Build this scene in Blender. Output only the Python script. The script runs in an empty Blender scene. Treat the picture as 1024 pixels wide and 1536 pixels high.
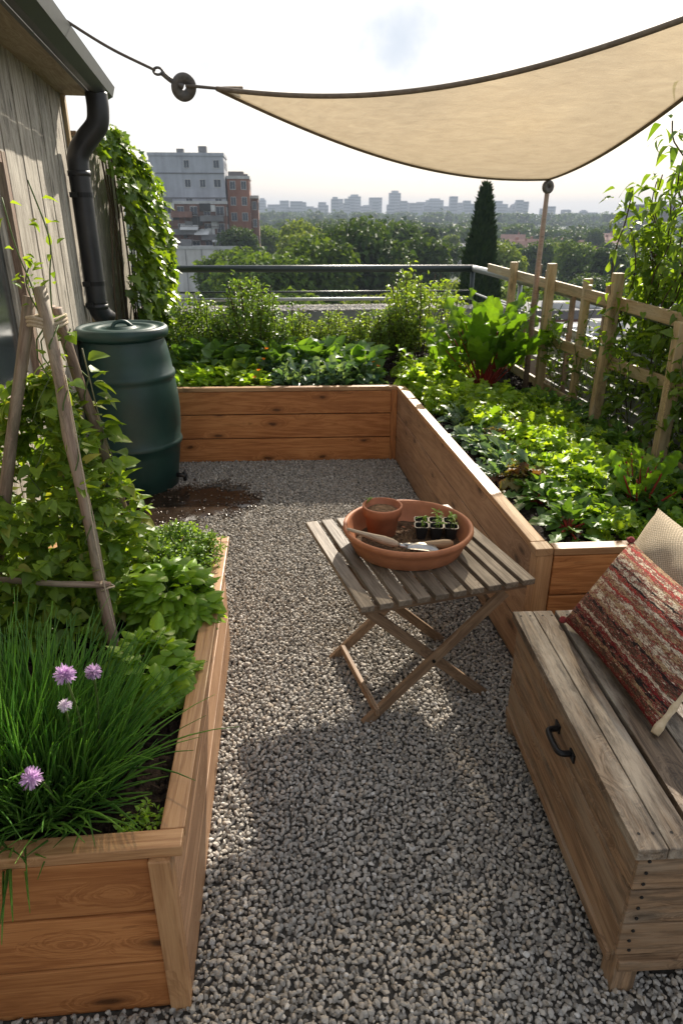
import bpy, bmesh, math, random
import numpy as np
from mathutils import Vector, Matrix
PI = math.pi
rng = np.random.default_rng(7)
random.seed(7)
scene = bpy.context.scene
COL = scene.collection

# ------------------------------------------------------------------ helpers
def mesh(name, V, F, mat=None, smooth=False, uv=None):
    """V (n,3); F an (m,k) array or a list of such arrays / of index lists"""
    V = np.asarray(V, dtype=np.float32)
    if isinstance(F, np.ndarray): F = [F]
    flat, sizes = [], []
    for f in F:
        f = np.asarray(f, dtype=np.int32)
        if f.ndim == 1: f = f[None, :]
        flat.append(f.ravel()); sizes.append(np.full(len(f), f.shape[1], np.int32))
    flat = np.concatenate(flat); sizes = np.concatenate(sizes)
    me = bpy.data.meshes.new(name)
    me.vertices.add(len(V)); me.vertices.foreach_set('co', V.ravel())
    me.loops.add(len(flat)); me.loops.foreach_set('vertex_index', flat)
    me.polygons.add(len(sizes))
    me.polygons.foreach_set('loop_start', np.concatenate([[0], np.cumsum(sizes)[:-1]]).astype(np.int32))
    if uv is not None:
        l = me.uv_layers.new(name='UVMap')
        l.data.foreach_set('uv', np.asarray(uv, np.float32)[flat].ravel())
    me.update(calc_edges=True)
    me.polygons.foreach_set('use_smooth', np.full(len(sizes), bool(smooth)))
    if mat: me.materials.append(mat)
    me.validate()
    return me

def link(name, me, parent=None, M=None):
    o = bpy.data.objects.new(name, me); COL.objects.link(o)
    if M is not None: o.matrix_basis = M
    if parent is not None:
        o.parent = parent
        P = WORLD[parent.name]
        o.matrix_parent_inverse = P.inverted()
    WORLD[o.name] = (M if M is not None else Matrix.Identity(4)).copy()
    return o
WORLD = {}

def obj(name, V, F, mat, parent=None, smooth=False, M=None, uv=None):
    return link(name, mesh(name, V, F, mat, smooth, uv), parent, M)

def tag(o, label=None, cat=None, group=None, kind=None):
    if label: o['label'] = label
    if cat: o['category'] = cat
    if group: o['group'] = group
    if kind: o['kind'] = kind
    return o

def thing(name, label, cat, loc=(0, 0, 0), rz=0, group=None):
    o = bpy.data.objects.new(name, None); COL.objects.link(o)
    o.matrix_basis = Matrix.Translation(loc) @ Matrix.Rotation(rz, 4, 'Z')
    o.empty_display_size = .1
    WORLD[o.name] = o.matrix_basis.copy()
    return tag(o, label, cat, group)

def dup(o, loc, rz=0, scale=1, label=None, group=None):
    """copy of a thing with its parts and sub-parts"""
    c = o.copy(); COL.objects.link(c)
    c.matrix_basis = Matrix.Translation(loc) @ Matrix.Rotation(rz, 4, 'Z') @ Matrix.Scale(scale, 4)
    if label: c['label'] = label
    if group: c['group'] = group
    for ch in o.children:
        d = ch.copy(); COL.objects.link(d); d.parent = c
        for g in ch.children:
            e = g.copy(); COL.objects.link(e); e.parent = d
    return c

def join(*parts):
    Vs, Fs, n = [], [], 0
    for V, F in parts:
        V = np.asarray(V, float)
        Vs.append(V)
        if isinstance(F, np.ndarray): F = [F]
        for f in F:
            f = np.asarray(f)
            Fs.append((f if f.ndim == 2 else f[None, :]) + n)
        n += len(V)
    return np.concatenate(Vs), Fs

def box(x0, x1, y0, y1, z0, z1):
    V = np.array([(x, y, z) for z in (z0, z1) for y in (y0, y1) for x in (x0, x1)], float)
    F = np.array([(0, 2, 3, 1), (4, 5, 7, 6), (0, 1, 5, 4), (2, 6, 7, 3), (0, 4, 6, 2), (1, 3, 7, 5)])
    return V, F

def cbox(L, W, T, b=.003):
    """box centred at 0 with chamfered edges"""
    bm = bmesh.new(); bmesh.ops.create_cube(bm, size=1)
    bmesh.ops.scale(bm, vec=(L, W, T), verts=bm.verts)
    if b > 0:
        bmesh.ops.bevel(bm, geom=list(bm.edges), offset=min(b, T * .3, W * .3), segments=2, affect='EDGES', profile=.6)
    me = bpy.data.meshes.new('board'); bm.to_mesh(me); bm.free()
    return me

def frame_matrix(a, b, up):
    a, b, up = Vector(a), Vector(b), Vector(up)
    x = (b - a).normalized(); y = up.cross(x).normalized(); z = x.cross(y)
    M = Matrix((x, y, z)).transposed().to_4x4(); M.translation = (a + b) / 2
    return M

def board(name, a, b, W, T, mat, parent, up=(0, 0, 1), bev=.003):
    """plank from a to b, W across, T along 'up'"""
    me = cbox((Vector(b) - Vector(a)).length, W, T, bev); me.name = name
    me.materials.append(mat)
    return link(name, me, parent, frame_matrix(a, b, up))

def tube(path, r, n=8, cap=True):
    P = np.asarray(path, float); m = len(P)
    r = np.full(m, r) if np.isscalar(r) else np.asarray(r, float)
    T = np.gradient(P, axis=0); T /= np.linalg.norm(T, axis=1)[:, None] + 1e-9
    ref = np.array([0, 0, 1.]) if abs(T[0][2]) < .9 else np.array([1., 0, 0])
    u = np.cross(T[0], ref); u /= np.linalg.norm(u)
    V = []
    an = np.arange(n) * 2 * PI / n
    for i in range(m):
        u = u - T[i] * np.dot(u, T[i]); u /= np.linalg.norm(u) + 1e-9
        v = np.cross(T[i], u)
        V.append(P[i] + r[i] * (np.cos(an)[:, None] * u + np.sin(an)[:, None] * v))
    V = np.concatenate(V)
    k = np.arange(n); F = []
    for i in range(m - 1):
        F.append(np.stack([i*n+k, i*n+(k+1) % n, (i+1)*n+(k+1) % n, (i+1)*n+k], 1))
    F = [np.concatenate(F)]
    if cap: F += [np.arange(n)[::-1], (m-1)*n + np.arange(n)]
    return V, F

def tube_mix(paths, r, n=5):
    return join(*[tube(p, r if np.isscalar(r) else r[i], n) for i, p in enumerate(paths)])

def lathe(prof, n=48, c=(0, 0, 0)):
    an = np.arange(n) * 2 * PI / n; V = []
    for r, z in prof: V.append(np.stack([r*np.cos(an), r*np.sin(an), np.full(n, z)], 1))
    V = np.concatenate(V) + np.array(c); k = np.arange(n); F = []
    for i in range(len(prof) - 1):
        F.append(np.stack([i*n+k, i*n+(k+1) % n, (i+1)*n+(k+1) % n, (i+1)*n+k], 1))
    return V, [np.concatenate(F), (len(prof)-1)*n + np.arange(n)]

def bez(pts, n=12):
    """smooth Catmull-Rom path through pts"""
    P = np.asarray(pts, float); P = np.vstack([2*P[0]-P[1], P, 2*P[-1]-P[-2]]); out = []
    for i in range(1, len(P) - 2):
        for t in np.linspace(0, 1, n, endpoint=False):
            a, b, c, d = P[i-1:i+3]
            out.append(.5*((2*b) + (c-a)*t + (2*a-5*b+4*c-d)*t*t + (3*b-a-3*c+d)*t**3))
    out.append(P[-2]); return np.array(out)

ICO = {}
def ico(sub):
    if sub not in ICO:
        bm = bmesh.new(); bmesh.ops.create_icosphere(bm, subdivisions=sub, radius=1)
        ICO[sub] = (np.array([v.co[:] for v in bm.verts]), np.array([[v.index for v in f.verts] for f in bm.faces])); bm.free()
    return ICO[sub]

# ------------------------------------------------------------------ leaves
def leaf(L=1., W=.5, nu=4, nv=2, outline=None, fold=.15, droop=.15, ripple=0., rf=3, tip=.0):
    """leaf along +Y, normal +Z; nu steps along, nv half-steps across"""
    outline = outline or (lambda t: math.sin(PI*min(1, t**.8*.97+.03))**.8)
    V = []
    for i in range(nu + 1):
        t = i / nu; w = max(outline(t), .02) * W / 2
        for j in range(-nv, nv + 1):
            s = j / nv
            z = fold*abs(s)*w*2 - droop*L*t*t + ripple*L*abs(s)**1.5*math.sin(t*rf*2*PI + (1.1 if s > 0 else 0))
            V.append((s*w, t*L + (tip*L*abs(s)*-.2), z))
    m = 2*nv + 1
    F = [(i*m+j, i*m+j+1, (i+1)*m+j+1, (i+1)*m+j) for i in range(nu) for j in range(m-1)]
    return np.array(V), np.array(F)

def lobed(pts, fold=.2, droop=.1):
    """fan leaf from outline points (x>=0 half, from base to tip)"""
    half = [(x, y) for x, y in pts]
    out = half + [(-x, y) for x, y in half[::-1] if x > 1e-6]
    V = [(0, .45, .0)] + [(x, y, fold*abs(x) - droop*y*y) for x, y in out]
    n = len(out)
    F = np.array([(0, 1+i, 1+(i+1) % n) for i in range(n)])
    return np.array(V), F

def rotm(az, el, roll):
    az, el, roll = np.broadcast_arrays(np.asarray(az, float), el, roll)
    ca, sa, ce, se, cr, sr = np.cos(az), np.sin(az), np.cos(el), np.sin(el), np.cos(roll), np.sin(roll)
    Z = np.zeros_like(ca); O = np.ones_like(ca)
    # heading azimuth measured from +X; leaf axis +Y goes to that heading
    Rz = np.stack([sa, ca, Z, -ca, sa, Z, Z, Z, O], -1).reshape(ca.shape + (3, 3))
    Rx = np.stack([O, Z, Z, Z, ce, -se, Z, se, ce], -1).reshape(ca.shape + (3, 3))
    Ry = np.stack([cr, Z, sr, Z, O, Z, -sr, Z, cr], -1).reshape(ca.shape + (3, 3))
    return Rz @ Rx @ Ry

def scatter(T, pos, R, s):
    """copies of template T at pos with rotations R and scales s"""
    V, F = T; pos = np.asarray(pos, float); N = len(pos)
    s = np.broadcast_to(np.asarray(s, float), (N,))
    W = np.einsum('nij,vj->nvi', R, V) * s[:, None, None] + pos[:, None, :]
    G = F[None] + (np.arange(N) * len(V))[:, None, None]
    return W.reshape(-1, 3), [G.reshape(-1, F.shape[1])]

def scatter_mix(Ts, pos, R, s):
    N = len(pos); k = rng.integers(0, len(Ts), N); s = np.broadcast_to(np.asarray(s, float), (N,))
    return join(*[scatter(T, pos[k == i], R[k == i], s[k == i]) for i, T in enumerate(Ts) if (k == i).any()])

# ------------------------------------------------------------------ materials
def newmat(name):
    m = bpy.data.materials.new(name); m.use_nodes = True
    nt = m.node_tree; nt.nodes.clear()
    return m, nt, nt.nodes, nt.links
def N(nt, t, **kw):
    n = nt.nodes.new(t)
    for k, v in kw.items():
        if k.startswith('i_'):
            key = k[2:]; key = int(key) if key.isdigit() else key.replace('_', ' ')
            n.inputs[key].default_value = v
        else: setattr(n, k, v)
    return n
def ramp(nt, stops, interp='LINEAR'):
    n = nt.nodes.new('ShaderNodeValToRGB'); e = n.color_ramp.elements; n.color_ramp.interpolation = interp
    while len(e) < len(stops): e.new(.5)
    for i, (p, c) in enumerate(stops):
        e[i].position = p; e[i].color = tuple(c) + (1,) if len(c) == 3 else c
    return n
def math_(nt, op, a, b=None):
    n = nt.nodes.new('ShaderNodeMath'); n.operation = op
    for i, v in enumerate((a, b)):
        if v is None: continue
        if isinstance(v, (int, float)): n.inputs[i].default_value = v
        else: nt.links.new(v, n.inputs[i])
    return n.outputs[0]
def mixc(nt, f, a, b, mode='MIX'):
    n = nt.nodes.new('ShaderNodeMix'); n.data_type = 'RGBA'; n.blend_type = mode
    for i, v in ((0, f), (6, a), (7, b)):
        if isinstance(v, (int, float)): n.inputs[i].default_value = v
        elif isinstance(v, tuple): n.inputs[i].default_value = v + (1,) if len(v) == 3 else v
        else: nt.links.new(v, n.inputs[i])
    return n.outputs[2]

def wood(name, light, mid, dark, rough=.6, knots=.8, weather=None, grain=1., bump=.25, spec=.3):
    m, nt, nodes, L = newmat(name)
    tc = N(nt, 'ShaderNodeTexCoord'); oi = N(nt, 'ShaderNodeObjectInfo')
    off = N(nt, 'ShaderNodeVectorMath', operation='SCALE'); off.inputs[0].default_value = (37, 17, 53)
    L.new(oi.outputs['Random'], off.inputs['Scale'])
    add = N(nt, 'ShaderNodeVectorMath', operation='ADD')
    L.new(tc.outputs['Object'], add.inputs[0]); L.new(off.outputs[0], add.inputs[1])
    # knots: sparse stretched cells
    mk = N(nt, 'ShaderNodeMapping'); mk.inputs['Scale'].default_value = (2.4, 6.0, .0); L.new(add.outputs[0], mk.inputs[0])
    vo = N(nt, 'ShaderNodeTexVoronoi', i_Scale=1., voronoi_dimensions='2D'); 
    nk = N(nt, 'ShaderNodeTexNoise', i_Scale=14., i_Detail=3.); L.new(add.outputs[0], nk.inputs['Vector'])
    nk2 = N(nt, 'ShaderNodeVectorMath', operation='MULTIPLY_ADD'); L.new(nk.outputs['Color'], nk2.inputs[0]); nk2.inputs[1].default_value = (.16, .16, .0); L.new(mk.outputs[0], nk2.inputs[2])
    L.new(nk2.outputs[0], vo.inputs['Vector'])
    kf = N(nt, 'ShaderNodeMapRange', i_1=.28, i_2=.0, i_3=0., i_4=1.); L.new(vo.outputs['Distance'], kf.inputs[0])
    # long grain rings bent round the knots
    mp = N(nt, 'ShaderNodeMapping'); mp.inputs['Scale'].default_value = (.9*grain, 13*grain, 13*grain); L.new(add.outputs[0], mp.inputs[0])
    bend = N(nt, 'ShaderNodeVectorMath', operation='SCALE'); bend.inputs[0].default_value = (0, 1.6, 1.6); L.new(kf.outputs[0], bend.inputs['Scale'])
    ad2 = N(nt, 'ShaderNodeVectorMath', operation='ADD'); L.new(mp.outputs[0], ad2.inputs[0]); L.new(bend.outputs[0], ad2.inputs[1])
    n1 = N(nt, 'ShaderNodeTexNoise', i_Scale=1., i_Detail=6., i_Roughness=.6, i_Distortion=.6); L.new(ad2.outputs[0], n1.inputs['Vector'])
    rings = math_(nt, 'SINE', math_(nt, 'MULTIPLY', n1.outputs['Fac'], 44.))
    rings = math_(nt, 'MULTIPLY_ADD', rings, .5); rings.node.inputs[2].default_value = .5
    mf = N(nt, 'ShaderNodeMapping'); mf.inputs['Scale'].default_value = (9, 260, 260); L.new(add.outputs[0], mf.inputs[0])
    n2 = N(nt, 'ShaderNodeTexNoise', i_Scale=1., i_Detail=3.); L.new(mf.outputs[0], n2.inputs['Vector'])
    nb = N(nt, 'ShaderNodeTexNoise', i_Scale=3., i_Detail=4., i_Roughness=.6); L.new(add.outputs[0], nb.inputs['Vector'])
    f = math_(nt, 'ADD', math_(nt, 'MULTIPLY', rings, .20), math_(nt, 'MULTIPLY', n2.outputs['Fac'], .40))
    f = math_(nt, 'ADD', f, math_(nt, 'MULTIPLY', nb.outputs['Fac'], .40))
    cr = ramp(nt, [(.28, dark), (.5, mid), (.72, light)]); L.new(f, cr.inputs[0])
    col = cr.outputs[0]
    if knots > 0:
        gate = math_(nt, 'GREATER_THAN', N_sep(nt, vo.outputs['Color']), .5)
        halo = ramp(nt, [(.35, (0, 0, 0)), (.75, (1, 1, 1))]); L.new(kf.outputs[0], halo.inputs[0])
        core = ramp(nt, [(.70, (0, 0, 0)), (.86, (1, 1, 1))]); L.new(kf.outputs[0], core.inputs[0])
        col = mixc(nt, math_(nt, 'MULTIPLY', math_(nt, 'MULTIPLY', halo.outputs[0], gate), .55*knots), col, tuple(c*.62 for c in dark))
        col = mixc(nt, math_(nt, 'MULTIPLY', math_(nt, 'MULTIPLY', core.outputs[0], gate), .85*knots), col, tuple(c*.2 for c in dark))
        ms = N(nt, 'ShaderNodeMapping'); ms.inputs['Scale'].default_value = (7, 42, 42); L.new(add.outputs[0], ms.inputs[0])
        s1 = N(nt, 'ShaderNodeTexNoise', i_Scale=1., i_Detail=5., i_Roughness=.65, i_Distortion=1.2); L.new(ms.outputs[0], s1.inputs['Vector'])
        mg = N(nt, 'ShaderNodeMapping'); mg.inputs['Scale'].default_value = (1.1, 9, 9); L.new(add.outputs[0], mg.inputs[0])
        s2 = N(nt, 'ShaderNodeTexNoise', i_Scale=1., i_Detail=2.); L.new(mg.outputs[0], s2.inputs['Vector'])
        r1 = ramp(nt, [(.52, (0, 0, 0)), (.62, (1, 1, 1))]); L.new(s1.outputs['Fac'], r1.inputs[0])
        r2 = ramp(nt, [(.56, (0, 0, 0)), (.66, (1, 1, 1))]); L.new(s2.outputs['Fac'], r2.inputs[0])
        col = mixc(nt, math_(nt, 'MULTIPLY', math_(nt, 'MULTIPLY', r1.outputs[0], r2.outputs[0]), .7*knots), col, tuple(c*.45 for c in dark))
    # board to board shift
    hs = N(nt, 'ShaderNodeHueSaturation'); L.new(col, hs.inputs['Color'])
    L.new(math_(nt, 'MULTIPLY_ADD', oi.outputs['Random'], .34), hs.inputs['Value']); hs.inputs['Value'].links[0].from_node.inputs[2].default_value = .83
    col = hs.outputs[0]
    if weather:
        wp = N(nt, 'ShaderNodeMapping'); wp.inputs['Scale'].default_value = (2.2, 11, 11); L.new(add.outputs[0], wp.inputs[0])
        wn = N(nt, 'ShaderNodeTexNoise', i_Scale=1., i_Detail=7., i_Roughness=.68); L.new(wp.outputs[0], wn.inputs['Vector'])
        wr = ramp(nt, [(.46, (0, 0, 0)), (.62, (1, 1, 1))]); L.new(wn.outputs['Fac'], wr.inputs[0])
        col = mixc(nt, math_(nt, 'MULTIPLY', wr.outputs[0], .8), col, weather[0])
        wn2 = N(nt, 'ShaderNodeTexNoise', i_Scale=1.7, i_Detail=8., i_Roughness=.75); L.new(wp.outputs[0], wn2.inputs['Vector'])
        wr2 = ramp(nt, [(.50, (0, 0, 0)), (.64, (1, 1, 1))]); L.new(wn2.outputs['Fac'], wr2.inputs[0])
        col = mixc(nt, math_(nt, 'MULTIPLY', wr2.outputs[0], .75), col, weather[1])
    p = N(nt, 'ShaderNodeBsdfPrincipled'); L.new(col, p.inputs['Base Color'])
    rr = math_(nt, 'MULTIPLY_ADD', f, -.3); rr.node.inputs[2].default_value = rough + .15; L.new(rr, p.inputs['Roughness'])
    p.inputs['Specular IOR Level'].default_value = spec
    b = N(nt, 'ShaderNodeBump', i_Strength=bump, i_Distance=.004); L.new(f, b.inputs['Height']); L.new(b.outputs[0], p.inputs['Normal'])
    o = N(nt, 'ShaderNodeOutputMaterial'); L.new(p.outputs[0], o.inputs[0])
    return m
def N_sep(nt, c):
    s = nt.nodes.new('ShaderNodeSeparateColor'); nt.links.new(c, s.inputs[0]); return s.outputs[0]

def leafm(name, c1, c2, trans=.4, rough=.42, tcol=None, spec=.45, dead=None):
    g_ = 1.0 if 'petal' in name else 1.12 if 'tree' in name or 'cypress' in name else 1.1 if 'chard' in name else 1.3 if 'lettuce_leaf' in name or 'salad' in name or 'beet' in name else 1.2 if 'climber' in name or 'bush' in name or 'hedge' in name else 1.34
    c1 = tuple(x*g_ for x in c1); c2 = tuple(x*g_ for x in c2)
    m, nt, nodes, L = newmat(name)
    g = N(nt, 'ShaderNodeNewGeometry'); oi = N(nt, 'ShaderNodeObjectInfo'); tc = N(nt, 'ShaderNodeTexCoord')
    stops = [(0, c1), (.92, c2)] + ([(.985, dead)] if dead else [])
    cr = ramp(nt, stops); L.new(g.outputs['Random Per Island'], cr.inputs[0])
    nz = N(nt, 'ShaderNodeTexNoise', i_Scale=45., i_Detail=3.); L.new(tc.outputs['Object'], nz.inputs['Vector'])
    hs = N(nt, 'ShaderNodeHueSaturation'); L.new(cr.outputs[0], hs.inputs['Color'])
    w = math_(nt, 'MULTIPLY_ADD', nz.outputs['Fac'], .7); w.node.inputs[2].default_value = .5
    v = math_(nt, 'ADD', math_(nt, 'MULTIPLY', oi.outputs['Random'], .3), w)
    L.new(v, hs.inputs['Value'])
    p = N(nt, 'ShaderNodeBsdfPrincipled', i_Roughness=rough); L.new(hs.outputs[0], p.inputs['Base Color'])
    p.inputs['Specular IOR Level'].default_value = spec
    b = N(nt, 'ShaderNodeBump', i_Strength=.35, i_Distance=.004); L.new(nz.outputs['Fac'], b.inputs['Height']); L.new(b.outputs[0], p.inputs['Normal'])
    t = N(nt, 'ShaderNodeBsdfTranslucent')
    tcol = tcol or (1.7, 1.55, .5)
    L.new(mixc(nt, 1., hs.outputs[0], tuple(tcol), 'MULTIPLY'), t.inputs[0])
    mx = N(nt, 'ShaderNodeMixShader', i_0=trans); L.new(p.outputs[0], mx.inputs[1]); L.new(t.outputs[0], mx.inputs[2])
    o = N(nt, 'ShaderNodeOutputMaterial'); L.new(mx.outputs[0], o.inputs[0])
    return m

def plain(name, c1, c2=None, rough=.6, scale=20., metal=0., bump=.1, spec=.4, bd=.003, island=0., detail=5.):
    m, nt, nodes, L = newmat(name); c2 = c2 or tuple(x*.8 for x in c1)
    tc = N(nt, 'ShaderNodeTexCoord')
    nz = N(nt, 'ShaderNodeTexNoise', i_Scale=scale, i_Detail=detail, i_Roughness=.6); L.new(tc.outputs['Object'], nz.inputs['Vector'])
    cr = ramp(nt, [(.35, c2), (.65, c1)]); L.new(nz.outputs['Fac'], cr.inputs[0]); col = cr.outputs[0]
    if island:
        g = N(nt, 'ShaderNodeNewGeometry'); hs = N(nt, 'ShaderNodeHueSaturation'); L.new(col, hs.inputs['Color'])
        vv = math_(nt, 'MULTIPLY_ADD', g.outputs['Random Per Island'], island); vv.node.inputs[2].default_value = 1 - island/2
        L.new(vv, hs.inputs['Value']); col = hs.outputs[0]
    p = N(nt, 'ShaderNodeBsdfPrincipled', i_Metallic=metal); L.new(col, p.inputs['Base Color'])
    rr = math_(nt, 'MULTIPLY_ADD', nz.outputs['Fac'], .25); rr.node.inputs[2].default_value = rough - .12; L.new(rr, p.inputs['Roughness'])
    p.inputs['Specular IOR Level'].default_value = spec
    if bump:
        b = N(nt, 'ShaderNodeBump', i_Strength=bump, i_Distance=bd); L.new(nz.outputs['Fac'], b.inputs['Height']); L.new(b.outputs[0], p.inputs['Normal'])
    o = N(nt, 'ShaderNodeOutputMaterial'); L.new(p.outputs[0], o.inputs[0])
    return m

M = {}
M['cedar'] = wood('cedar', (.56, .255, .092), (.44, .178, .058), (.28, .10, .03), .55, .95)
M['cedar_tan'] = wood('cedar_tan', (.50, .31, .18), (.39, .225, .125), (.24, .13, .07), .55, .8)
M['cap'] = wood('cap_wood', (.53, .31, .15), (.42, .225, .10), (.28, .135, .055), .45, .5, spec=.5)
M['grey_wood'] = wood('grey_wood', (.24, .17, .108), (.145, .098, .06), (.05, .034, .022), .52, .9, ((.40, .34, .26), (.030, .022, .016)), 1.2, 1., .4)
M['bench_wood'] = wood('bench_wood', (.38, .245, .14), (.27, .165, .09), (.12, .07, .037), .6, .9, ((.29, .22, .15), (.10, .07, .045)), 1., .4)
M['table_wood'] = wood('table_wood', (.25, .195, .14), (.17, .13, .09), (.08, .06, .04), .55, .2, None, 1.5, .4, .4)
M['leg_wood'] = wood('leg_wood', (.30, .20, .12), (.22, .14, .08), (.12, .07, .04), .6, .2, None, 1.5, .3)
M['fence_wood'] = wood('pale_wood', (.52, .38, .205), (.42, .295, .15), (.25, .165, .08), .6, .5, ((.47, .38, .24), (.24, .2, .10)), 1.1, .4)
M['shed_wood'] = wood('shed_wood', (.50, .455, .375), (.40, .36, .295), (.17, .15, .115), .7, .9, ((.54, .50, .42), (.13, .11, .085)), .9, .8)
M['soffit'] = wood('soffit_wood', (.42, .35, .24), (.34, .28, .19), (.22, .17, .11), .7, .0)
M['cane'] = wood('cane_wood', (.36, .25, .19), (.28, .19, .14), (.16, .10, .07), .65, .4, ((.33, .28, .2), (.12, .1, .06)), 2., .4)
M['slat'] = wood('screen_wood', (.42, .44, .42), (.33, .35, .33), (.2, .21, .19), .7, .2)
M['barrel'] = plain('green_plastic', (.012, .050, .040), (.005, .030, .025), .44, 5., 0, .04, .5, detail=9.)
M['pipe'] = plain('black_pipe', (.030, .029, .029), (.010, .010, .012), .42, 6., 0, .04, .5)
M['gutter'] = plain('dark_gutter', (.05, .06, .052), (.028, .034, .03), .45, 7., .0, .1, .5)
M['rail'] = plain('dark_rail', (.016, .03, .028), (.01, .02, .019), .35, 10., .0, .03, .6)
M['galv'] = plain('grey_rail', (.32, .34, .33), (.24, .25, .25), .4, 10., .6, .05)
M['iron'] = plain('black_iron', (.012, .012, .012), (.008, .008, .008), .42, 60., .3, .15)
M['nail'] = plain('nail_head', (.02, .017, .014), (.012, .01, .008), .7, 80.)
M['terra'] = plain('terracotta', (.47, .185, .085), (.36, .135, .06), .62, 14., 0, .12, .3)
M['terra2'] = plain('terracotta_pot', (.44, .16, .075), (.33, .115, .055), .65, 20., 0, .12, .3)
M['soil'] = plain('soil', (.035, .023, .016), (.014, .009, .006), .9, 60., 0, .9, .15, .012, .8)
M['potsoil'] = plain('dry_compost', (.17, .105, .06), (.07, .042, .024), .95, 90., 0, .9, .1, .006, .8)
M['black'] = plain('black_plastic', (.018, .018, .018), (.012, .012, .012), .4, 30., 0, .05, .5)
M['steel'] = plain('worn_steel', (.55, .54, .52), (.34, .33, .31), .32, 25., .8, .1)
M['handle'] = wood('pale_handle', (.62, .50, .36), (.50, .39, .27), (.33, .24, .16), .5, .1, None, 6., .2)
M['handle2'] = wood('brown_handle', (.42, .29, .16), (.33, .21, .11), (.2, .12, .06), .5, .1, None, 6., .2)
M['rope'] = plain('rope', (.16, .13, .10), (.09, .07, .055), .8, 300., 0, .6)
M['twine'] = plain('twine', (.55, .45, .32), (.36, .28, .19), .85, 300., 0, .6)
M['pulley'] = plain('pulley_metal', (.15, .13, .115), (.09, .08, .07), .5, 60., .4, .3)
M['stone'] = plain('parapet_stone', (.34, .33, .31), (.24, .23, .21), .85, 40., 0, .4)
M['concrete'] = plain('concrete', (.3, .295, .28), (.22, .215, .2), .9, 6., 0, .3)
M['glass'] = plain('dark_glass', (.02, .025, .028), (.015, .018, .02), .12, 3., 0, 0, .6)
M['mud'] = plain('wet_mud', (.036, .023, .014), (.018, .011, .007), .16, 9., 0, .25, .5, .006)
M['far_band'] = plain('far_window_band', (.20, .21, .23), (.16, .17, .19), .9, .4, 0, 0, .05)
M['pane'] = plain('far_pane', (.07, .085, .11), (.045, .055, .07), .2, .4, 0, 0)
# stones
def gravelm():
    m, nt, nodes, L = newmat('gravel_stone')
    g = N(nt, 'ShaderNodeNewGeometry'); tc = N(nt, 'ShaderNodeTexCoord')
    cr = ramp(nt, [(0, (.20, .182, .158)), (.2, (.32, .297, .262)), (.5, (.39, .362, .32)), (.7, (.43, .39, .335)), (.84, (.38, .32, .25)), (.93, (.60, .575, .53)), (1, (.23, .212, .19))])
    L.new(g.outputs['Random Per Island'], cr.inputs[0])
    nz = N(nt, 'ShaderNodeTexNoise', i_Scale=150., i_Detail=4.); L.new(tc.outputs['Object'], nz.inputs['Vector'])
    hs = N(nt, 'ShaderNodeHueSaturation'); L.new(cr.outputs[0], hs.inputs['Color'])
    v = math_(nt, 'MULTIPLY_ADD', nz.outputs['Fac'], .7); v.node.inputs[2].default_value = .62; L.new(v, hs.inputs['Value'])
    p = N(nt, 'ShaderNodeBsdfPrincipled', i_Roughness=.72); L.new(hs.outputs[0], p.inputs['Base Color']); p.inputs['Specular IOR Level'].default_value = .35
    b = N(nt, 'ShaderNodeBump', i_Strength=.5, i_Distance=.002); L.new(nz.outputs['Fac'], b.inputs['Height']); L.new(b.outputs[0], p.inputs['Normal'])
    o = N(nt, 'ShaderNodeOutputMaterial'); L.new(p.outputs[0], o.inputs[0]); return m
M['gravel'] = gravelm(); M['wet'] = gravelm()
M['wet'].name = 'wet_stone'
for n_ in M['wet'].node_tree.nodes:
    if n_.type == 'VALTORGB':
        for e_ in n_.color_ramp.elements: e_.color = tuple(c*k for c, k in zip(e_.color[:3], (.33, .27, .22))) + (1,)
    if n_.type == 'BSDF_PRINCIPLED': n_.inputs['Roughness'].default_value = .22; n_.inputs['Specular IOR Level'].default_value = .55
# foliage
M['lettuce'] = leafm('lettuce_leaf', (.13, .235, .022), (.27, .38, .035), .5)
M['redleaf'] = leafm('red_lettuce_leaf', (.10, .045, .03), (.14, .15, .03), .42, .45)
M['kale'] = leafm('kale_leaf', (.06, .125, .075), (.14, .21, .13), .38, .42)
M['dark'] = leafm('dark_salad_leaf', (.045, .10, .02), (.10, .19, .03), .45, .42)
M['chard'] = leafm('chard_leaf', (.075, .17, .016), (.15, .27, .025), .52, .45)
M['beet'] = leafm('beet_leaf', (.07, .16, .028), (.13, .23, .035), .45, .45)
M['stalk'] = plain('red_stalk', (.30, .035, .02), (.20, .02, .014), .4, 30., 0, .05)
M['bean'] = leafm('bean_leaf', (.085, .155, .022), (.20, .29, .032), .5, .45, dead=(.3, .3, .06))
M['basil'] = leafm('basil_leaf', (.12, .22, .018), (.20, .32, .028), .48, .40)
M['thyme'] = leafm('thyme_leaf', (.07, .14, .022), (.15, .24, .035), .45, .45)
M['chive'] = leafm('chive_leaf', (.065, .17, .034), (.17, .32, .06), .45, .35, spec=.6)
M['bush'] = leafm('bush_leaf', (.06, .12, .022), (.14, .22, .035), .48, .38, spec=.6)
M['bush2'] = leafm('hedge_leaf', (.09, .16, .03), (.20, .28, .045), .5, .42, spec=.6)
M['climb'] = leafm('climber_leaf', (.065, .13, .018), (.16, .245, .03), .52, .45)
M['ivy'] = leafm('ivy_leaf', (.06, .125, .012), (.17, .25, .022), .48, .34, spec=.6)
M['stem'] = plain('green_stem', (.10, .15, .035), (.06, .09, .02), .6, 40.)
M['brownstem'] = plain('brown_stem', (.10, .065, .035), (.06, .04, .02), .8, 60.)
M['petal_o'] = leafm('orange_petal', (.75, .20, .015), (.85, .33, .02), .4, .5, (1.2, 1, .6))
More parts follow.
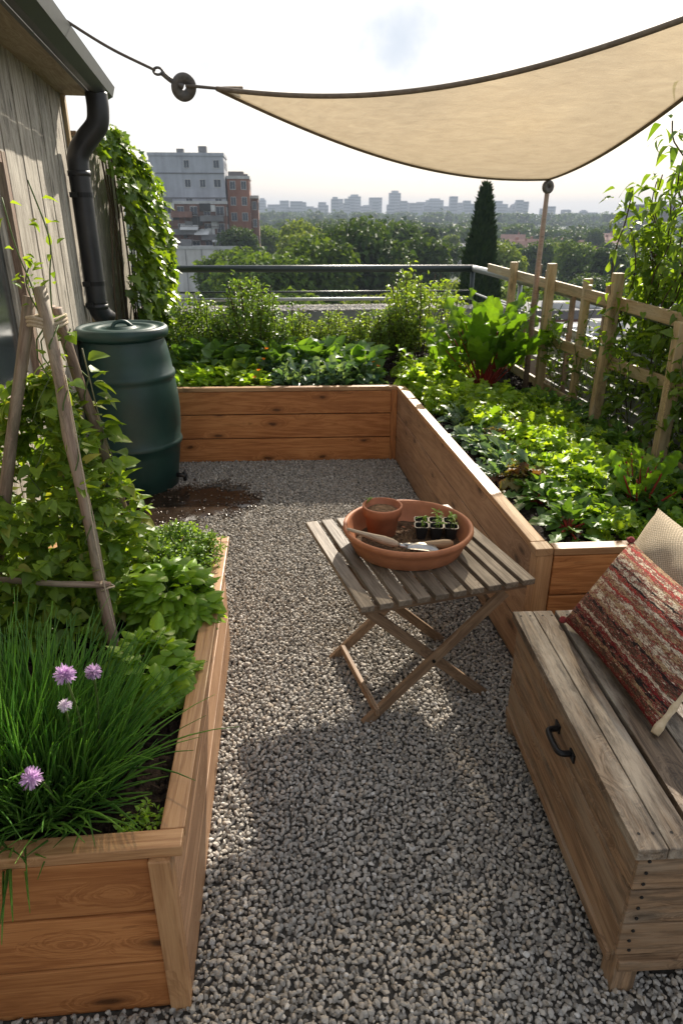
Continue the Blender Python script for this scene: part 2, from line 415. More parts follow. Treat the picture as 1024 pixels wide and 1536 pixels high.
M['petal_v'] = leafm('violet_petal', (.46, .29, .50), (.68, .52, .70), .4, .6, (1.1, 1, 1.1))
M['petal_w'] = leafm('white_petal', (.65, .58, .66), (.8, .75, .8), .4, .6, (1.1, 1, 1.1))
M['tree1'] = leafm('tree_leaf_mid', (.045, .085, .015), (.10, .16, .025), .35, .6, spec=.08)
M['tree2'] = leafm('tree_leaf_dark', (.025, .055, .014), (.06, .10, .02), .3, .6, spec=.08)
M['tree3'] = leafm('tree_leaf_pale', (.09, .14, .025), (.16, .21, .04), .35, .6, spec=.08)
M['cypress'] = leafm('cypress_leaf', (.012, .032, .010), (.032, .062, .016), .15, .7, spec=.08)
M['bark'] = plain('bark', (.10, .075, .05), (.05, .036, .024), .9, 3., 0, .5)
HAZE = .00036
# ------------------------------------------------------------------ camera, light, sky
cam = bpy.data.cameras.new('camera'); co = bpy.data.objects.new('camera', cam); COL.objects.link(co)
cam.sensor_fit = 'VERTICAL'; cam.sensor_height = 36; cam.sensor_width = 24; cam.lens = 36*1010/1536
cam.dof.use_dof = True; cam.dof.focus_distance = 2.0; cam.dof.aperture_fstop = 8.0
cam.clip_start = .05; cam.clip_end = 9000
co.location = (0, 0, 1.65)
co.rotation_euler = (math.radians(90 - 23.588), 0, math.radians(-5.185))
scene.camera = co

SUN_EL, SUN_AZ = math.radians(31), math.radians(20)      # azimuth to the right of +Y
sd = bpy.data.lights.new('sun', 'SUN'); sd.energy = 5.0; sd.angle = math.radians(.53); sd.color = (1, .91, .78)
so = bpy.data.objects.new('sun', sd); COL.objects.link(so)
dirn = Vector((math.sin(SUN_AZ)*math.cos(SUN_EL), math.cos(SUN_AZ)*math.cos(SUN_EL), math.sin(SUN_EL)))
so.rotation_euler = dirn.to_track_quat('Z', 'Y').to_euler(); so.location = (3, 8, 12)

w = bpy.data.worlds.new('World'); scene.world = w; w.use_nodes = True
nt = w.node_tree; nt.nodes.clear(); L = nt.links
sky = N(nt, 'ShaderNodeTexSky', sky_type='NISHITA', sun_disc=False, sun_elevation=SUN_EL, sun_rotation=SUN_AZ, air_density=1.2, dust_density=3., ozone_density=1.)
tc = N(nt, 'ShaderNodeTexCoord')
mp = N(nt, 'ShaderNodeMapping'); mp.inputs['Scale'].default_value = (1, 1, 2.2); mp.inputs['Location'].default_value = (.35, .1, .2); L.new(tc.outputs['Generated'], mp.inputs[0])
cn = N(nt, 'ShaderNodeTexNoise', i_Scale=3.2, i_Detail=7., i_Roughness=.55, i_Distortion=.3); L.new(mp.outputs[0], cn.inputs['Vector'])
cr = ramp(nt, [(.36, (0, 0, 0)), (.50, (1, 1, 1))]); L.new(cn.outputs['Fac'], cr.inputs[0])
cloud = mixc(nt, .30, (6.3, 6.45, 6.8), sky.outputs[0])
col = mixc(nt, math_(nt, 'MULTIPLY_ADD', cr.outputs[0], .5), sky.outputs[0], cloud)
col.node.inputs[0].links[0].from_node.inputs[2].default_value = .45
for d, rad, amt in (((.16, .968, .193), .095, .95), ((.38, .90, .235), .12, .75), ((-.088, .982, .172), .05, .55), ((.30, .92, .25), .05, .5), ((-.158, .968, .2), .03, .4)):
    dv = Vector(d).normalized()
    wn = N(nt, 'ShaderNodeTexNoise', i_Scale=14., i_Detail=5., i_Roughness=.6); L.new(tc.outputs['Generated'], wn.inputs['Vector'])
    ws = N(nt, 'ShaderNodeVectorMath', operation='MULTIPLY_ADD'); L.new(wn.outputs['Color'], ws.inputs[0]); ws.inputs[1].default_value = (.12, .12, .10); L.new(tc.outputs['Generated'], ws.inputs[2])
    di = N(nt, 'ShaderNodeVectorMath', operation='DISTANCE'); L.new(ws.outputs[0], di.inputs[0]); di.inputs[1].default_value = tuple(dv + Vector((.06, .06, .05)))
    mr = N(nt, 'ShaderNodeMapRange', i_1=rad*1.35, i_2=0., i_3=0., i_4=amt, interpolation_type='SMOOTHSTEP'); L.new(di.outputs['Value'], mr.inputs[0])
    col = mixc(nt, mr.outputs[0], col, (4.7, 5.2, 5.9))
bg = N(nt, 'ShaderNodeBackground', i_Strength=.09); L.new(col, bg.inputs[0])
wo = N(nt, 'ShaderNodeOutputWorld'); L.new(bg.outputs[0], wo.inputs[0])
scene.view_settings.view_transform = 'Standard'; scene.view_settings.look = 'None'
scene.view_settings.exposure = .84; scene.view_settings.gamma = 1; scene.view_settings.use_curve_mapping = False

# ------------------------------------------------------------------ terrace floor and gravel
V, F = box(-1.6, 2.3, -2.5, 7.15, -.35, 0)
tag(obj('terrace_floor', V, F, plain('terrace_base', (.10, .09, .078), (.05, .045, .038), .9, 80., 0, .5)), kind='structure')

PUD = (-.60, 3.98, .40, .33)
def gravel():
    sp = .0134; out = []; wet = []
    for y0, y1, sub in ((.45, 2.3, 2), (2.3, 4.8, 1)):
        for layer in range(2):
            s = sp * (1 if layer == 0 else 1.25)
            gx, gy = np.meshgrid(np.arange(-1.25, 1.35, s), np.arange(y0, y1, s))
            x = gx.ravel() + rng.uniform(-.5, .5, gx.size)*s; y = gy.ravel() + rng.uniform(-.5, .5, gx.size)*s
            keep = ~((x < -.252) & (y > .982) & (y < 2.41)) & ~((x > .905 - (y-2.1)*.0287 - .01) & (y > 2.1)) & (y < 4.765 - .046*(x+1)) & (x > -1.22 + .0896*(4.97-y))
            keep &= ~((x > .82) & (y < 1.85) & (y > .95)) & (x < 1.3)
            d = np.sqrt(((x-PUD[0])/PUD[2])**2 + ((y-PUD[1])/PUD[3])**2)
            wob = .93 + .13*np.sin(9*x+4*y) + .1*np.sin(31*x-17*y)
            keep &= (d > wob) | (rng.random(len(x)) < .05 + .5*np.clip((d/wob-.72)/.28, 0, 1)**2)
            x, y, dw = x[keep], y[keep], (d/wob)[keep]; n = len(x)
            if not n: continue
            r = sp*rng.lognormal(-.60, .17, n) * (1 if layer == 0 else 1.0)
            z = (.003 + .004*rng.random(n)) if layer == 0 else (.011 + .005*rng.random(n))
            base, fc = ico(sub)
            Ts = []
            for k in range(10):
                P = base.copy(); 
                for _ in range(11):      # chip flats off the stone
                    nrm = rng.normal(size=3); nrm /= np.linalg.norm(nrm); h = rng.uniform(.48, .82)
                    dd = P @ nrm - h; P -= np.where(dd > 0, dd, 0)[:, None]*nrm
                P *= rng.uniform(.7, 1.35, 3)
                P[:, 2] *= .85; Ts.append((P, fc))
            R = rotm(rng.uniform(0, 2*PI, n), rng.uniform(-.6, .6, n), rng.uniform(-.8, .8, n))
            isw = dw < 1.10 + .10*rng.normal(size=n)
            P_ = np.stack([x, y, z], 1)
            if isw.any(): wet.append(scatter_mix(Ts, P_[isw], R[isw], r[isw]))
            out.append(scatter_mix(Ts, P_[~isw], R[~isw], r[~isw]))
    V, F = join(*wet); tag(obj('wet_gravel', V, F, M['wet']), kind='stuff')
    V, F = join(*out)
    tag(obj('gravel', V, F, M['gravel']), kind='stuff')
gravel()
# wet muddy puddle by the barrel
n = 96; an = np.arange(n)*2*PI/n
rr = 1 + .09*np.sin(3*an+1) + .06*np.sin(5*an) + .05*np.sin(11*an+2) + .03*np.sin(23*an)
rings = [(q, np.stack([PUD[0]+PUD[2]*q*rr*np.cos(an), PUD[1]+PUD[3]*q*rr*np.sin(an), np.full(n, .010 - .010*q**6) + rng.normal(0, .0006, n)], 1)) for q in (.08, .25, .42, .58, .72, .84, .93, 1.02)]
V = np.concatenate([p for q, p in rings]); k = np.arange(n)
F = [np.concatenate([np.stack([i*n+k, (i+1)*n+k, (i+1)*n+(k+1) % n, i*n+(k+1) % n], 1) for i in range(len(rings)-1)]), np.arange(n)]
tag(obj('puddle_mud', V, F, M['mud'], smooth=True), kind='structure')

# ------------------------------------------------------------------ shed
S0 = Vector((-1.28, 4.97, 0)); WD = Vector((.0896, -.996, 0)).normalized(); WN = Vector((.996, .0896, 0)).normalized()
def sh(w, n, z): return S0 + WD*w + WN*n + Vector((0, 0, z))
shed = thing('shed', 'weathered grey timber shed with dark gutter and black downpipe', 'shed', sh(2.5, -.6, 0))
# vertical planks, each with cracks built in its material
w0 = .0; i = 0
while w0 < 5.6:
    wd = [.135, .16, .12, .15, .17, .13][i % 6]
    if not (1.80 < w0 + wd/2 < 2.40):
        me_z0, me_z1 = 0., 2.36
        board('plank', sh(w0+wd/2, -.012 - .004*(i % 2), me_z0), sh(w0+wd/2, -.012 - .004*(i % 2), me_z1), wd-.006, .024, M['shed_wood'], shed, WN)
    else:
        board('plank', sh(w0+wd/2, -.014, 0), sh(w0+wd/2, -.014, 1.02), wd-.006, .024, M['shed_wood'], shed, WN)
        board('plank', sh(w0+wd/2, -.014, 1.86), sh(w0+wd/2, -.014, 2.36), wd-.006, .024, M['shed_wood'], shed, WN)
    w0 += wd; i += 1
board('corner_batten', sh(.03, .012, 0), sh(.03, .012, 2.345), .06, .022, M['fence_wood'], shed, WN)
board('end_wall', sh(.02, -.5, 0), sh(.02, -.5, 2.36), .95, .03, M['shed_wood'], shed, -WD)
board('dark_backing', sh(2.7, -.045, 0), sh(2.7, -.045, 2.3), 5.3, .02, M['black'], shed, WN)  # black sheet close behind the planks, stands in for shade in their gaps
wf = board('window_frame', sh(1.77, .012, .98), sh(1.77, .012, 1.9), .055, .04, M['cane'], shed, WN)
wf2 = board('window_frame', sh(2.45, .012, .98), sh(2.45, .012, 1.9), .055, .04, M['cane'], shed, WN)
board('window_sill', sh(1.74, .02, .955), sh(2.49, .02, .955), .07, .05, M['cane'], shed, WN)
board('window_frame', sh(1.81, .012, 1.88), sh(2.42, .012, 1.88), .05, .038, M['cane'], shed, WN)
board('window_pane', sh(2.11, -.02, .98), sh(2.11, -.02, 1.87), .62, .012, M['glass'], shed, WN, 0)
board('soffit', sh(.0, .085, 2.352), sh(5.5, .085, 2.352), .20, .018, M['soffit'], shed, (0, 0, 1))
board('fascia', sh(-.015, .185, 2.375), sh(5.5, .185, 2.375), .085, .02, M['gutter'], shed, WN)
# box gutter: bottom sloping up to its outer lip
pr = [(.197, 2.335), (.245, 2.318), (.300, 2.345), (.318, 2.40), (.312, 2.408), (.304, 2.402), (.288, 2.352), (.245, 2.328), (.205, 2.345)]
def extr(pr, w0, w1):
    V = [sh(w0, a, b) for a, b in pr] + [sh(w1, a, b) for a, b in pr]; n = len(pr)
    F = [np.array([(i, (i+1) % n, n+(i+1) % n, n+i) for i in range(n)]), np.arange(n)[::-1], n+np.arange(n)]
    return np.array([v[:] for v in V]), F
V, F = join(extr(pr, -.03, 5.5), extr([(.197, 2.335), (.245, 2.318), (.300, 2.345), (.318, 2.40), (.2, 2.40)], -.036, -.03))
obj('gutter', V, F, M['gutter'], shed)
pr = [(-.9, 2.62), (.21, 2.425), (.21, 2.405), (-.9, 2.6)]
V, F = extr(pr, -.03, 5.5); obj('roof', V, F, M['gutter'], shed)
pp = bez([sh(.24, .235, 2.33), sh(.24, .235, 2.24), sh(.235, .215, 2.16), sh(.23, .14, 2.08), sh(.23, .085, 2.0), sh(.23, .075, 1.9)], 8)
pp = np.vstack([pp, [sh(.23, .075, z)[:] for z in (1.6, 1.3, 1.12)], [sh(.225, .08, 1.09)[:], sh(.21, .10, 1.05)[:], sh(.19, .13, 1.02)[:]]])
rad = np.full(len(pp), .064); V, F = tube(pp, rad, 24)
dp = obj('downpipe', V, F, M['pipe'], shed, True)
for z0, z1 in ((1.885, 1.915), (1.10, 1.13)):
    V, F = tube([sh(.23, .075, z0)[:], sh(.23, .075, z1)[:]], .068, 24); obj('pipe_collar', V, F, M['pipe'], shed, True)

for z in (1.78, 1.26, 1.13):
    V, F = tube([sh(.23, .075, z-.014)[:], sh(.23, .075, z+.014)[:]], .0675, 24)
    b1 = obj('pipe_bracket', V, F, M['iron'], shed)
    board('bracket_arm', sh(.29, .012, z), sh(.29, .06, z), .03, .03, M['iron'], b1, (0, 0, 1))

# fence running on behind the shed
fn = thing('board_fence', 'grey vertical board fence with flat cap, half under ivy', 'fence', (-1.3, 5.8, 0))
fa, fb = Vector((-1.285, 5.03, 0)), Vector((-1.35, 6.75, 0)); fd = (fb-fa).normalized(); fnrm = Vector((-fd.y, fd.x, 0))*-1
for i in range(12):
    p = fa + fd*(.075 + .145*i); board('plank', p + Vector((0, 0, .0)), p + Vector((0, 0, 2.13)), .138, .022, M['shed_wood'], fn, fnrm)
board('cap', fa + Vector((0, 0, 2.145)), fb + Vector((0, 0, 2.145)), .09, .03, M['grey_wood'], fn)
# ivy over the fence end: lobed leaves hanging off a bulging mass
IVY = [lobed([(0, 0), (.22, -.06), (.42, .08), (.30, .26), (.50, .50), (.26, .58), (.0, 1.0)], f, d) for f, d in ((.25, .15), (.1, .3), (.35, .05), (.2, .35))]
def ivy():
    n = 4200; pos, az = [], []
    while len(pos) < n:
        y = rng.uniform(5.42, 6.75); z = rng.uniform(.55, 2.30)
        t = (y-5.42)/1.33
        top = 2.16 + .10*math.sin(min(1, t*1.6)*PI) - .48*max(0, t-.62)**1.3 + .03*math.sin(9*y)
        if z > top or (y < 5.50 + .04*math.sin(9*z) and z < 1.95): continue
        b = (.06 + .33*math.sin(PI*min(1, .06+t*.86))**.7) * min(1, (top-z+.03)/.22)**.6 * (.75 + .25*math.sin(PI*min(1, max(0, (z-.5)/1.6)))) + .02*math.sin(13*y+7*z) + .025*math.sin(21*z-8*y)
        if t < .25 and z < 2.05 - 0*t and rng.random() < .75 and z < 2.22 - 6*t*t: 
            if t < .06 + .12*rng.random(): continue
        x = -1.255 - .05*t + b*rng.uniform(.6, 1.05)
        pos.append((x, y, z)); az.append(rng.normal(-.35 if t < .5 else .25, .7))
    pos = np.array(pos); az = np.array(az)
    R = rotm(az, rng.normal(-.75, .35, n), rng.normal(0, .4, n))
    s = rng.uniform(.045, .095, n)
    return scatter_mix(IVY, pos, R, s)
iv = thing('ivy', 'dense green ivy draped over the end of the board fence', 'ivy', (-1.1, 6.1, 0))
V, F = ivy(); obj('foliage', V, F, M['ivy'], iv, True)
st = [bez([(-1.24+.02*random.random(), 5.5+.13*k, .4), (-1.22, 5.5+.13*k+random.uniform(-.1, .1), 1.1), (-1.2, 5.52+.13*k+random.uniform(-.1, .1), 1.7), (-1.22, 5.55+.12*k, 2.1)], 6) for k in range(9)]
V, F = tube_mix(st, .007); obj('stem', V, F, M['brownstem'], iv, True)

# ------------------------------------------------------------------ water barrel
BX, BY = -.960, 4.345
bt = thing('water_barrel', 'dark green plastic water butt with ribbed sides and lid', 'barrel', (BX, BY, 0))
ZB = 1.03
prof = [(.0, .0), (.235, .0), (.248, .012), (.262, .12), (.280, .24), (.287, .285), (.297, .293), (.302, .308), (.297, .323), (.291, .331), (.300, .42), (.304, .5), (.300, .6), (.290, .69), (.286, .705), (.294, .715), (.297, .730), (.292, .745), (.282, .755), (.272, .83), (.258, .905), (.248, .935), (.248, .95)]
V, F = lathe([(r_, z_*ZB) for r_, z_ in prof], 64, (BX, BY, 0)); obj('body', V, F, M['barrel'], bt, True)
prof = [(.248, .95), (.268, .952), (.277, .965), (.279, .985), (.275, 1.005), (.262, 1.016), (.245, 1.016), (.236, 1.008), (.205, 1.004), (.200, 1.010), (.150, 1.012), (.145, 1.006), (.09, 1.004), (.085, 1.012), (.04, 1.014)]
V, F = lathe([(r_, z_+.0285) for r_, z_ in prof], 64, (BX, BY, 0)); ld = obj('lid', V, F, M['barrel'], bt, True)
V, F = join(tube(bez([(BX-.05, BY-.03, 1.0365), (BX-.03, BY-.015, 1.0635), (BX+.02, BY+.005, 1.0685), (BX+.06, BY+.02, 1.0365)], 6), [.012]*19, 8))
obj('lid_handle', V, F, M['barrel'], ld, True)
V, F = join(tube([(BX+.25, BY-.06, .085), (BX+.315, BY-.078, .085)], .016, 10), tube([(BX+.305, BY-.076, .11), (BX+.305, BY-.076, .05)], .013, 10), tube([(BX+.305, BY-.1, .112), (BX+.305, BY-.052, .112)], .007, 8))
obj('tap', V, F, M['black'], bt, True)

# ------------------------------------------------------------------ raised beds
def soil_patch(poly, z, parent, step=.03, clods=500):
    xs = [p[0] for p in poly]; ys = [p[1] for p in poly]
    def inside(x, y):
        r = np.zeros(x.shape, bool); n = len(poly)
        for i in range(n):
            (x1, y1), (x2, y2) = poly[i], poly[(i+1) % n]
            c = ((y1 > y) != (y2 > y)); r ^= c & (x < (x2-x1)*(y-y1)/(y2-y1+1e-12)+x1)
        return r
    X, Y = np.meshgrid(np.arange(min(xs)-step, max(xs)+step, step), np.arange(min(ys)-step, max(ys)+step, step))
    Z = z + rng.normal(0, .006, X.shape) + .012*np.sin(9*X+3*Y)*np.sin(7*Y)
    h, w_ = X.shape; idx = np.arange(h*w_).reshape(h, w_)
    cx, cy = (X[:-1, :-1]+X[1:, 1:])/2, (Y[:-1, :-1]+Y[1:, 1:])/2; ins = inside(cx, cy)
    F = np.stack([idx[:-1, :-1], idx[:-1, 1:], idx[1:, 1:], idx[1:, :-1]], -1)[ins]
    V = np.stack([X, Y, Z], -1).reshape(-1, 3)
    px = rng.uniform(min(xs), max(xs), clods*3); py = rng.uniform(min(ys), max(ys), clods*3); k = inside(px, py); px, py = px[k][:clods], py[k][:clods]
    B, fc = ico(1); Ts = [(B*rng.uniform(.5, 1.3, B.shape), fc) for _ in range(5)]; n = len(px)
    c = scatter_mix(Ts, np.stack([px, py, np.full(n, z+.004)], 1), rotm(rng.uniform(0, 6, n), rng.uniform(-1, 1, n), 0), rng.lognormal(-4.75, .5, n))
    return obj('soil', *join((V, F), c), M['soil'], parent)

def side(parent, a, b, out, zs, mat, T=.026, gap=.007):
    """stack of planks from a to b; 'out' the face's outward normal"""
    a, b, out = Vector(a), Vector(b), Vector(out).normalized()
    for z0, z1 in zip(zs[:-1], zs[1:]):
        o = out*(-T/2); zc = Vector((0, 0, (z0+z1)/2))
        board('plank', a+o+zc, b+o+zc, z1-z0-gap, T, mat, parent, out, .004)

lb = thing('raised_bed', 'cedar raised bed in the left foreground, planted with chives and beans', 'raised bed', (-.6, 1.65, 0))
zs = (0, .16, .32, .478)
side(lb, (-.90, .988, 0), (-.299, .988, 0), (0, -1, 0), zs, M['cedar'])
board('post', (-.275, .994, 0), (-.275, .994, .478), .044, .04, M['cap'], lb, (0, -1, 0))
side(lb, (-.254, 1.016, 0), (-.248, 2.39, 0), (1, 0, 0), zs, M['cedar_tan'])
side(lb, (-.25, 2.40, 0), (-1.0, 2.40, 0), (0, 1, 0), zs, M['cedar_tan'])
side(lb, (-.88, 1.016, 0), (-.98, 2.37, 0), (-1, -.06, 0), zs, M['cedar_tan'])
board('cap_rail', (-.92, 1.008, .492), (-.230, 1.008, .492), .046, .027, M['cap'], lb)
board('cap_rail', (-.254, 1.0325, .4915), (-.2485, 2.364, .4915), .050, .026, M['cap'], lb)
board('cap_rail', (-.2235, 2.391, .492), (-1.0, 2.391, .492), .05, .027, M['cap'], lb)
soil_patch([(-.275, 1.005), (-.27, 2.37), (-.98, 2.37), (-.88, 1.005)], .455, lb, .02, 1800)

rb = thing('raised_bed', 'long L-shaped cedar raised bed round the gravel, full of salad plants', 'raised bed', (1., 4.2, 0))
zr = (0, .178, .356, .525)
Q0, Q1, Q2 = Vector((-1.15, 4.79, 0)), Vector((.828, 4.70, 0)), Vector((.905, 2.105, 0))
d1 = (Q1-Q0).normalized(); n1 = Vector((d1.y, -d1.x, 0)); d2 = (Q2-Q1).normalized(); n2 = Vector((d2.y, -d2.x, 0))
side(rb, Q0, Q1 - d1*.045, n1, zr, M['cedar'])
board('post', Q1 - d1*.022 - n1*.012, Q1 - d1*.022 - n1*.012 + Vector((0, 0, .525)), .043, .03, M['cedar'], rb, n1)
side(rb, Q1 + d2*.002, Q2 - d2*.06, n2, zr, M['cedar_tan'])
board('post', Q2 - n2*.030 - d2*.03, Q2 - n2*.030 - d2*.03 + Vector((0, 0, .525)), .06, .06, M['cap'], rb, n2)
side(rb, Q2 + Vector((.064, -.002, 0)), (1.95, 2.085, 0), (0, -1, 0), zr, M['cedar'])
zc = Vector((0, 0, .5385))
board('cap_rail', Q0 - n1*.022 + zc, Q1 - n1*.022 + zc - d1*.0, .05, .027, M['cap'], rb)
board('cap_rail', Q1 - n2*.024 + d2*.0 + zc + Vector((0, 0, .0015)), Q2 - n2*.024 - d2*.062 + zc + Vector((0, 0, .0015)), .056, .027, M['cap'], rb)
board('cap_block', Q2 - n2*.0235 - d2*.06 + zc, Q2 - n2*.0235 + d2*.004 + zc, .066, .03, M['cap'], rb)
board('cap_rail', Q2 + Vector((.061, .022, 0)) + zc, Vector((1.95, 2.105, 0)) + zc, .052, .027, M['cap'], rb)
soil_patch([(-1.1, 4.81), (.86, 4.73), (.935, 2.13), (1.93, 2.12), (1.93, 6.62), (-1.1, 6.62)], .497, rb, .03, 3500)
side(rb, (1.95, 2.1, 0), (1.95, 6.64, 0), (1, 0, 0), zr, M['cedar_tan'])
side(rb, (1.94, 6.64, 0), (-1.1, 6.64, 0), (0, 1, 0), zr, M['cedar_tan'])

# ------------------------------------------------------------------ folding table
TF = Vector((.228, 1.849, 0)); tu = Vector((.977, .211, 0)).normalized(); tv = Vector((-.211, .977, 0)).normalized()
def tp(u, v, z): return TF + tu*u + tv*v + Vector((0, 0, z))
tb = thing('folding_table', 'small slatted wooden folding table with crossed legs on the gravel', 'table', tp(.32, .33, 0))
for k in range(10):
    u = .026 + k*.0660
    board('slat', tp(u, 0, .489), tp(u, .70, .489), .048, .021, M['table_wood'], tb, (0, 0, 1), .003)
for v in (.045, .50): board('rail', tp(.015, v, .4645), tp(.630, v, .4645), .034, .027, M['leg_wood'], tb)
for v, in ((.03,), (.43,)):
    s = 1 if v < .2 else -1
    board('leg', tp(.03, v-.004, .0), tp(.545, v-.004, .45), .036, .019, M['leg_wood'], tb, tv)
    board('leg', tp(.515, v+.018*s-.004*0, .0), tp(.045, v+.018*s, .45), .036, .019, M['leg_wood'], tb, tv)
    V, F = tube([tp(.281, v-.02, .222)[:], tp(.281, v+.03, .222)[:]], .006, 10); obj('bolt', V, F, M['iron'], tb)
board('stretcher', tp(.072, .008, .052), tp(.072, .415, .052), .032, .016, M['leg_wood'], tb, tu)
board('stretcher', tp(.50, .06, .40), tp(.50, .415, .40), .028, .016, M['leg_wood'], tb, tu)

# tray and what stands in it
TC = Vector((.457, 2.272, .5))
tr = thing('saucer', 'wide round terracotta saucer on the slatted table', 'saucer', TC)
prof = [(0, .0005), (.195, .0005), (.205, .006), (.222, .045), (.233, .068), (.240, .072), (.245, .082), (.244, .092), (.237, .096), (.229, .092), (.226, .080), (.212, .045), (.199, .016), (.19, .012), (0, .012)]
V, F = lathe(prof, 72, TC); obj('bowl', V, F, M['terra'], tr, True)
n = 60; rr_ = np.linspace(0.02, .2, 12); an = np.arange(n)*2*PI/n
V = np.concatenate([np.stack([TC.x+r*np.cos(an), TC.y+r*np.sin(an), TC.z+.018+.004*np.sin(3*an+r*40)+rng.normal(0, .0018, n)], 1) for r in rr_]); k = np.arange(n)
B, fc = ico(1); m_ = 260; rad = .19*np.sqrt(rng.random(m_)); a_ = rng.uniform(0, 6.3, m_)
cl = scatter((B, fc), np.stack([TC.x+rad*np.cos(a_), TC.y+rad*np.sin(a_), np.full(m_, TC.z+.02)], 1), rotm(a_, 0, 0), rng.lognormal(-5.9, .5, m_))
obj('loose_compost', *join((V, [np.concatenate([np.stack([i*n+k, i*n+(k+1) % n, (i+1)*n+(k+1) % n, (i+1)*n+k], 1) for i in range(11)]), np.arange(n)[::-1]]), cl), M['potsoil'], tr)
PC = Vector((.372, 2.362, .518))
pt = thing('flower_pot', 'small terracotta pot of compost standing in the saucer', 'pot', PC)
prof = [(0, 0), (.052, 0), (.055, .003), (.066, .082), (.073, .083), (.0775, .115), (.0775, .12), (.071, .121), (.069, .117), (.064, .095), (0, .095)]
V, F = lathe(prof, 48, PC); obj('shell', V, F, M['terra2'], pt, True)
B, fc = ico(2); V = B*np.array([.064, .064, .012]) + rng.normal(0, .0016, B.shape) + np.array([PC.x, PC.y, PC.z+.096]); obj('compost', V, fc, M['potsoil'], pt)
SEED = [leaf(.022, .008, 3, 1, fold=.1, droop=.3)]
def sprout(p, h, nl=6, s=1.):
    p = np.array(p); path = [p, p+[.002, .001, h*.5], p+[.004, -.002, h]]
    lv = scatter_mix(SEED, np.tile(p+[.004, -.002, h], (nl, 1)) - np.array([[0, 0, h*.4]])*rng.random((nl, 1)), rotm(rng.uniform(0, 6.3, nl), rng.uniform(-.1, .8, nl), rng.normal(0, .3, nl)), rng.uniform(.7, 1.3, nl)*s)
    return join(tube(path, .0012, 5), lv)
obj('sprout', *sprout((PC.x-.055, PC.y+.04, PC.z+.1), .035), M['basil'], pt)
# six-cell seed tray
ct = thing('seed_tray', 'black six cell seed tray with seedlings in the saucer', 'seed tray', (.578, 2.332, .516))
cu, cv = Vector((.985, -.17, 0)), Vector((.17, .985, 0)); C0 = Vector((.578, 2.328, .517))
for i in range(3):
    for j in range(2):
        c = C0 + cu*((i-1)*.056) + cv*((j-.5)*.054)
        V = []
        for hw, z in ((.017, 0), (.0255, .05), (.0278, .051), (.0278, .0535), (.0245, .0535), (.0225, .036)):
            for a in range(24):
                t = a*2*PI/24; q = (abs(math.cos(t))**5+abs(math.sin(t))**5)**-.2
                p = c + cu*hw*q*math.cos(t) + cv*hw*q*math.sin(t); V.append((p.x, p.y, p.z+z))
        k = np.arange(24); F = [np.concatenate([np.stack([r*24+k, r*24+(k+1) % 24, (r+1)*24+(k+1) % 24, (r+1)*24+k], 1) for r in range(5)]), np.arange(24)[::-1]]
        cell = obj('cell', V, F, M['black'], ct)
        B, fc = ico(2); obj('compost', B*np.array([.022, .022, .006])+rng.normal(0, .001, B.shape)+np.array(c[:])+[0, 0, .039], fc, M['soil'], cell)
        if (i, j) != (0, 1): obj('seedling', *join(sprout((c.x, c.y, c.z+.04), .05, 7, 1.25), sprout((c.x+.008, c.y-.006, c.z+.04), .034, 4)), M['basil'], cell)
# trowel: pale handle over the rim, blade lying in the compost
def axis_lathe(a, b, prof, n=16, flat=1.):
    a, b = Vector(a), Vector(b); Mx = frame_matrix(a, b, (0, 0, 1)); Ln = (b-a).length
    an = np.arange(n)*2*PI/n
    V = np.concatenate([np.stack([np.full(n, t*Ln-Ln/2), r*np.cos(an), r*flat*np.sin(an)], 1) for t, r in prof]); k = np.arange(n)
    F = [np.concatenate([np.stack([i*n+k, i*n+(k+1) % n, (i+1)*n+(k+1) % n, (i+1)*n+k], 1) for i in range(len(prof)-1)]), np.arange(n)[::-1], (len(prof)-1)*n+np.arange(n)]
    return V, F, Mx
tw = thing('trowel', 'hand trowel with pale wooden handle resting on the saucer rim', 'trowel', (.38, 2.2, .55))
V, F, Mx = axis_lathe((.222, 2.232, .6035), (.405, 2.165, .562), [(0, .003), (.03, .006), (.25, .0075), (.5, .012), (.7, .0165), (.88, .0155), (.97, .010), (1, .007)]); obj('handle', V, F, M['handle'], tw, True, Mx)
V, F, Mx = axis_lathe((.405, 2.165, .562), (.435, 2.158, .555), [(0, .009), (.3, .0085), (1, .0055)]); obj('ferrule', V, F, M['steel'], tw, True, Mx)
bl = leaf(.125, .062, 8, 3, outline=lambda t: (.35+.65*min(1, t*3))*math.sqrt(max(0, 1-max(0, (t-.55)/.46)**2)), fold=.28, droop=.02)
Mb = Matrix.Translation((.432, 2.158, .549)) @ Matrix.Rotation(math.radians(-97), 4, 'Z') @ Matrix.Rotation(math.radians(-6), 4, 'X')
o = obj('blade', *bl, M['steel'], tw, True, Mb); sm = o.modifiers.new('thick', 'SOLIDIFY'); sm.thickness = .0025
db = thing('dibber', 'brown turned wooden dibber lying beside the trowel blade', 'hand tool', (.55, 2.18, .54))
V, F, Mx = axis_lathe((.475, 2.185, .548), (.612, 2.19, .545), [(0, .004), (.06, .010), (.2, .0125), (.45, .0155), (.75, .0185), (.92, .0165), (1, .009)]); obj('grip', V, F, M['handle2'], db, True, Mx)
V, F, Mx = axis_lathe((.475, 2.185, .548), (.40, 2.205, .546), [(0, .008), (.5, .0065), (1, .003)]); obj('tip', V, F, M['steel'], db, True, Mx)

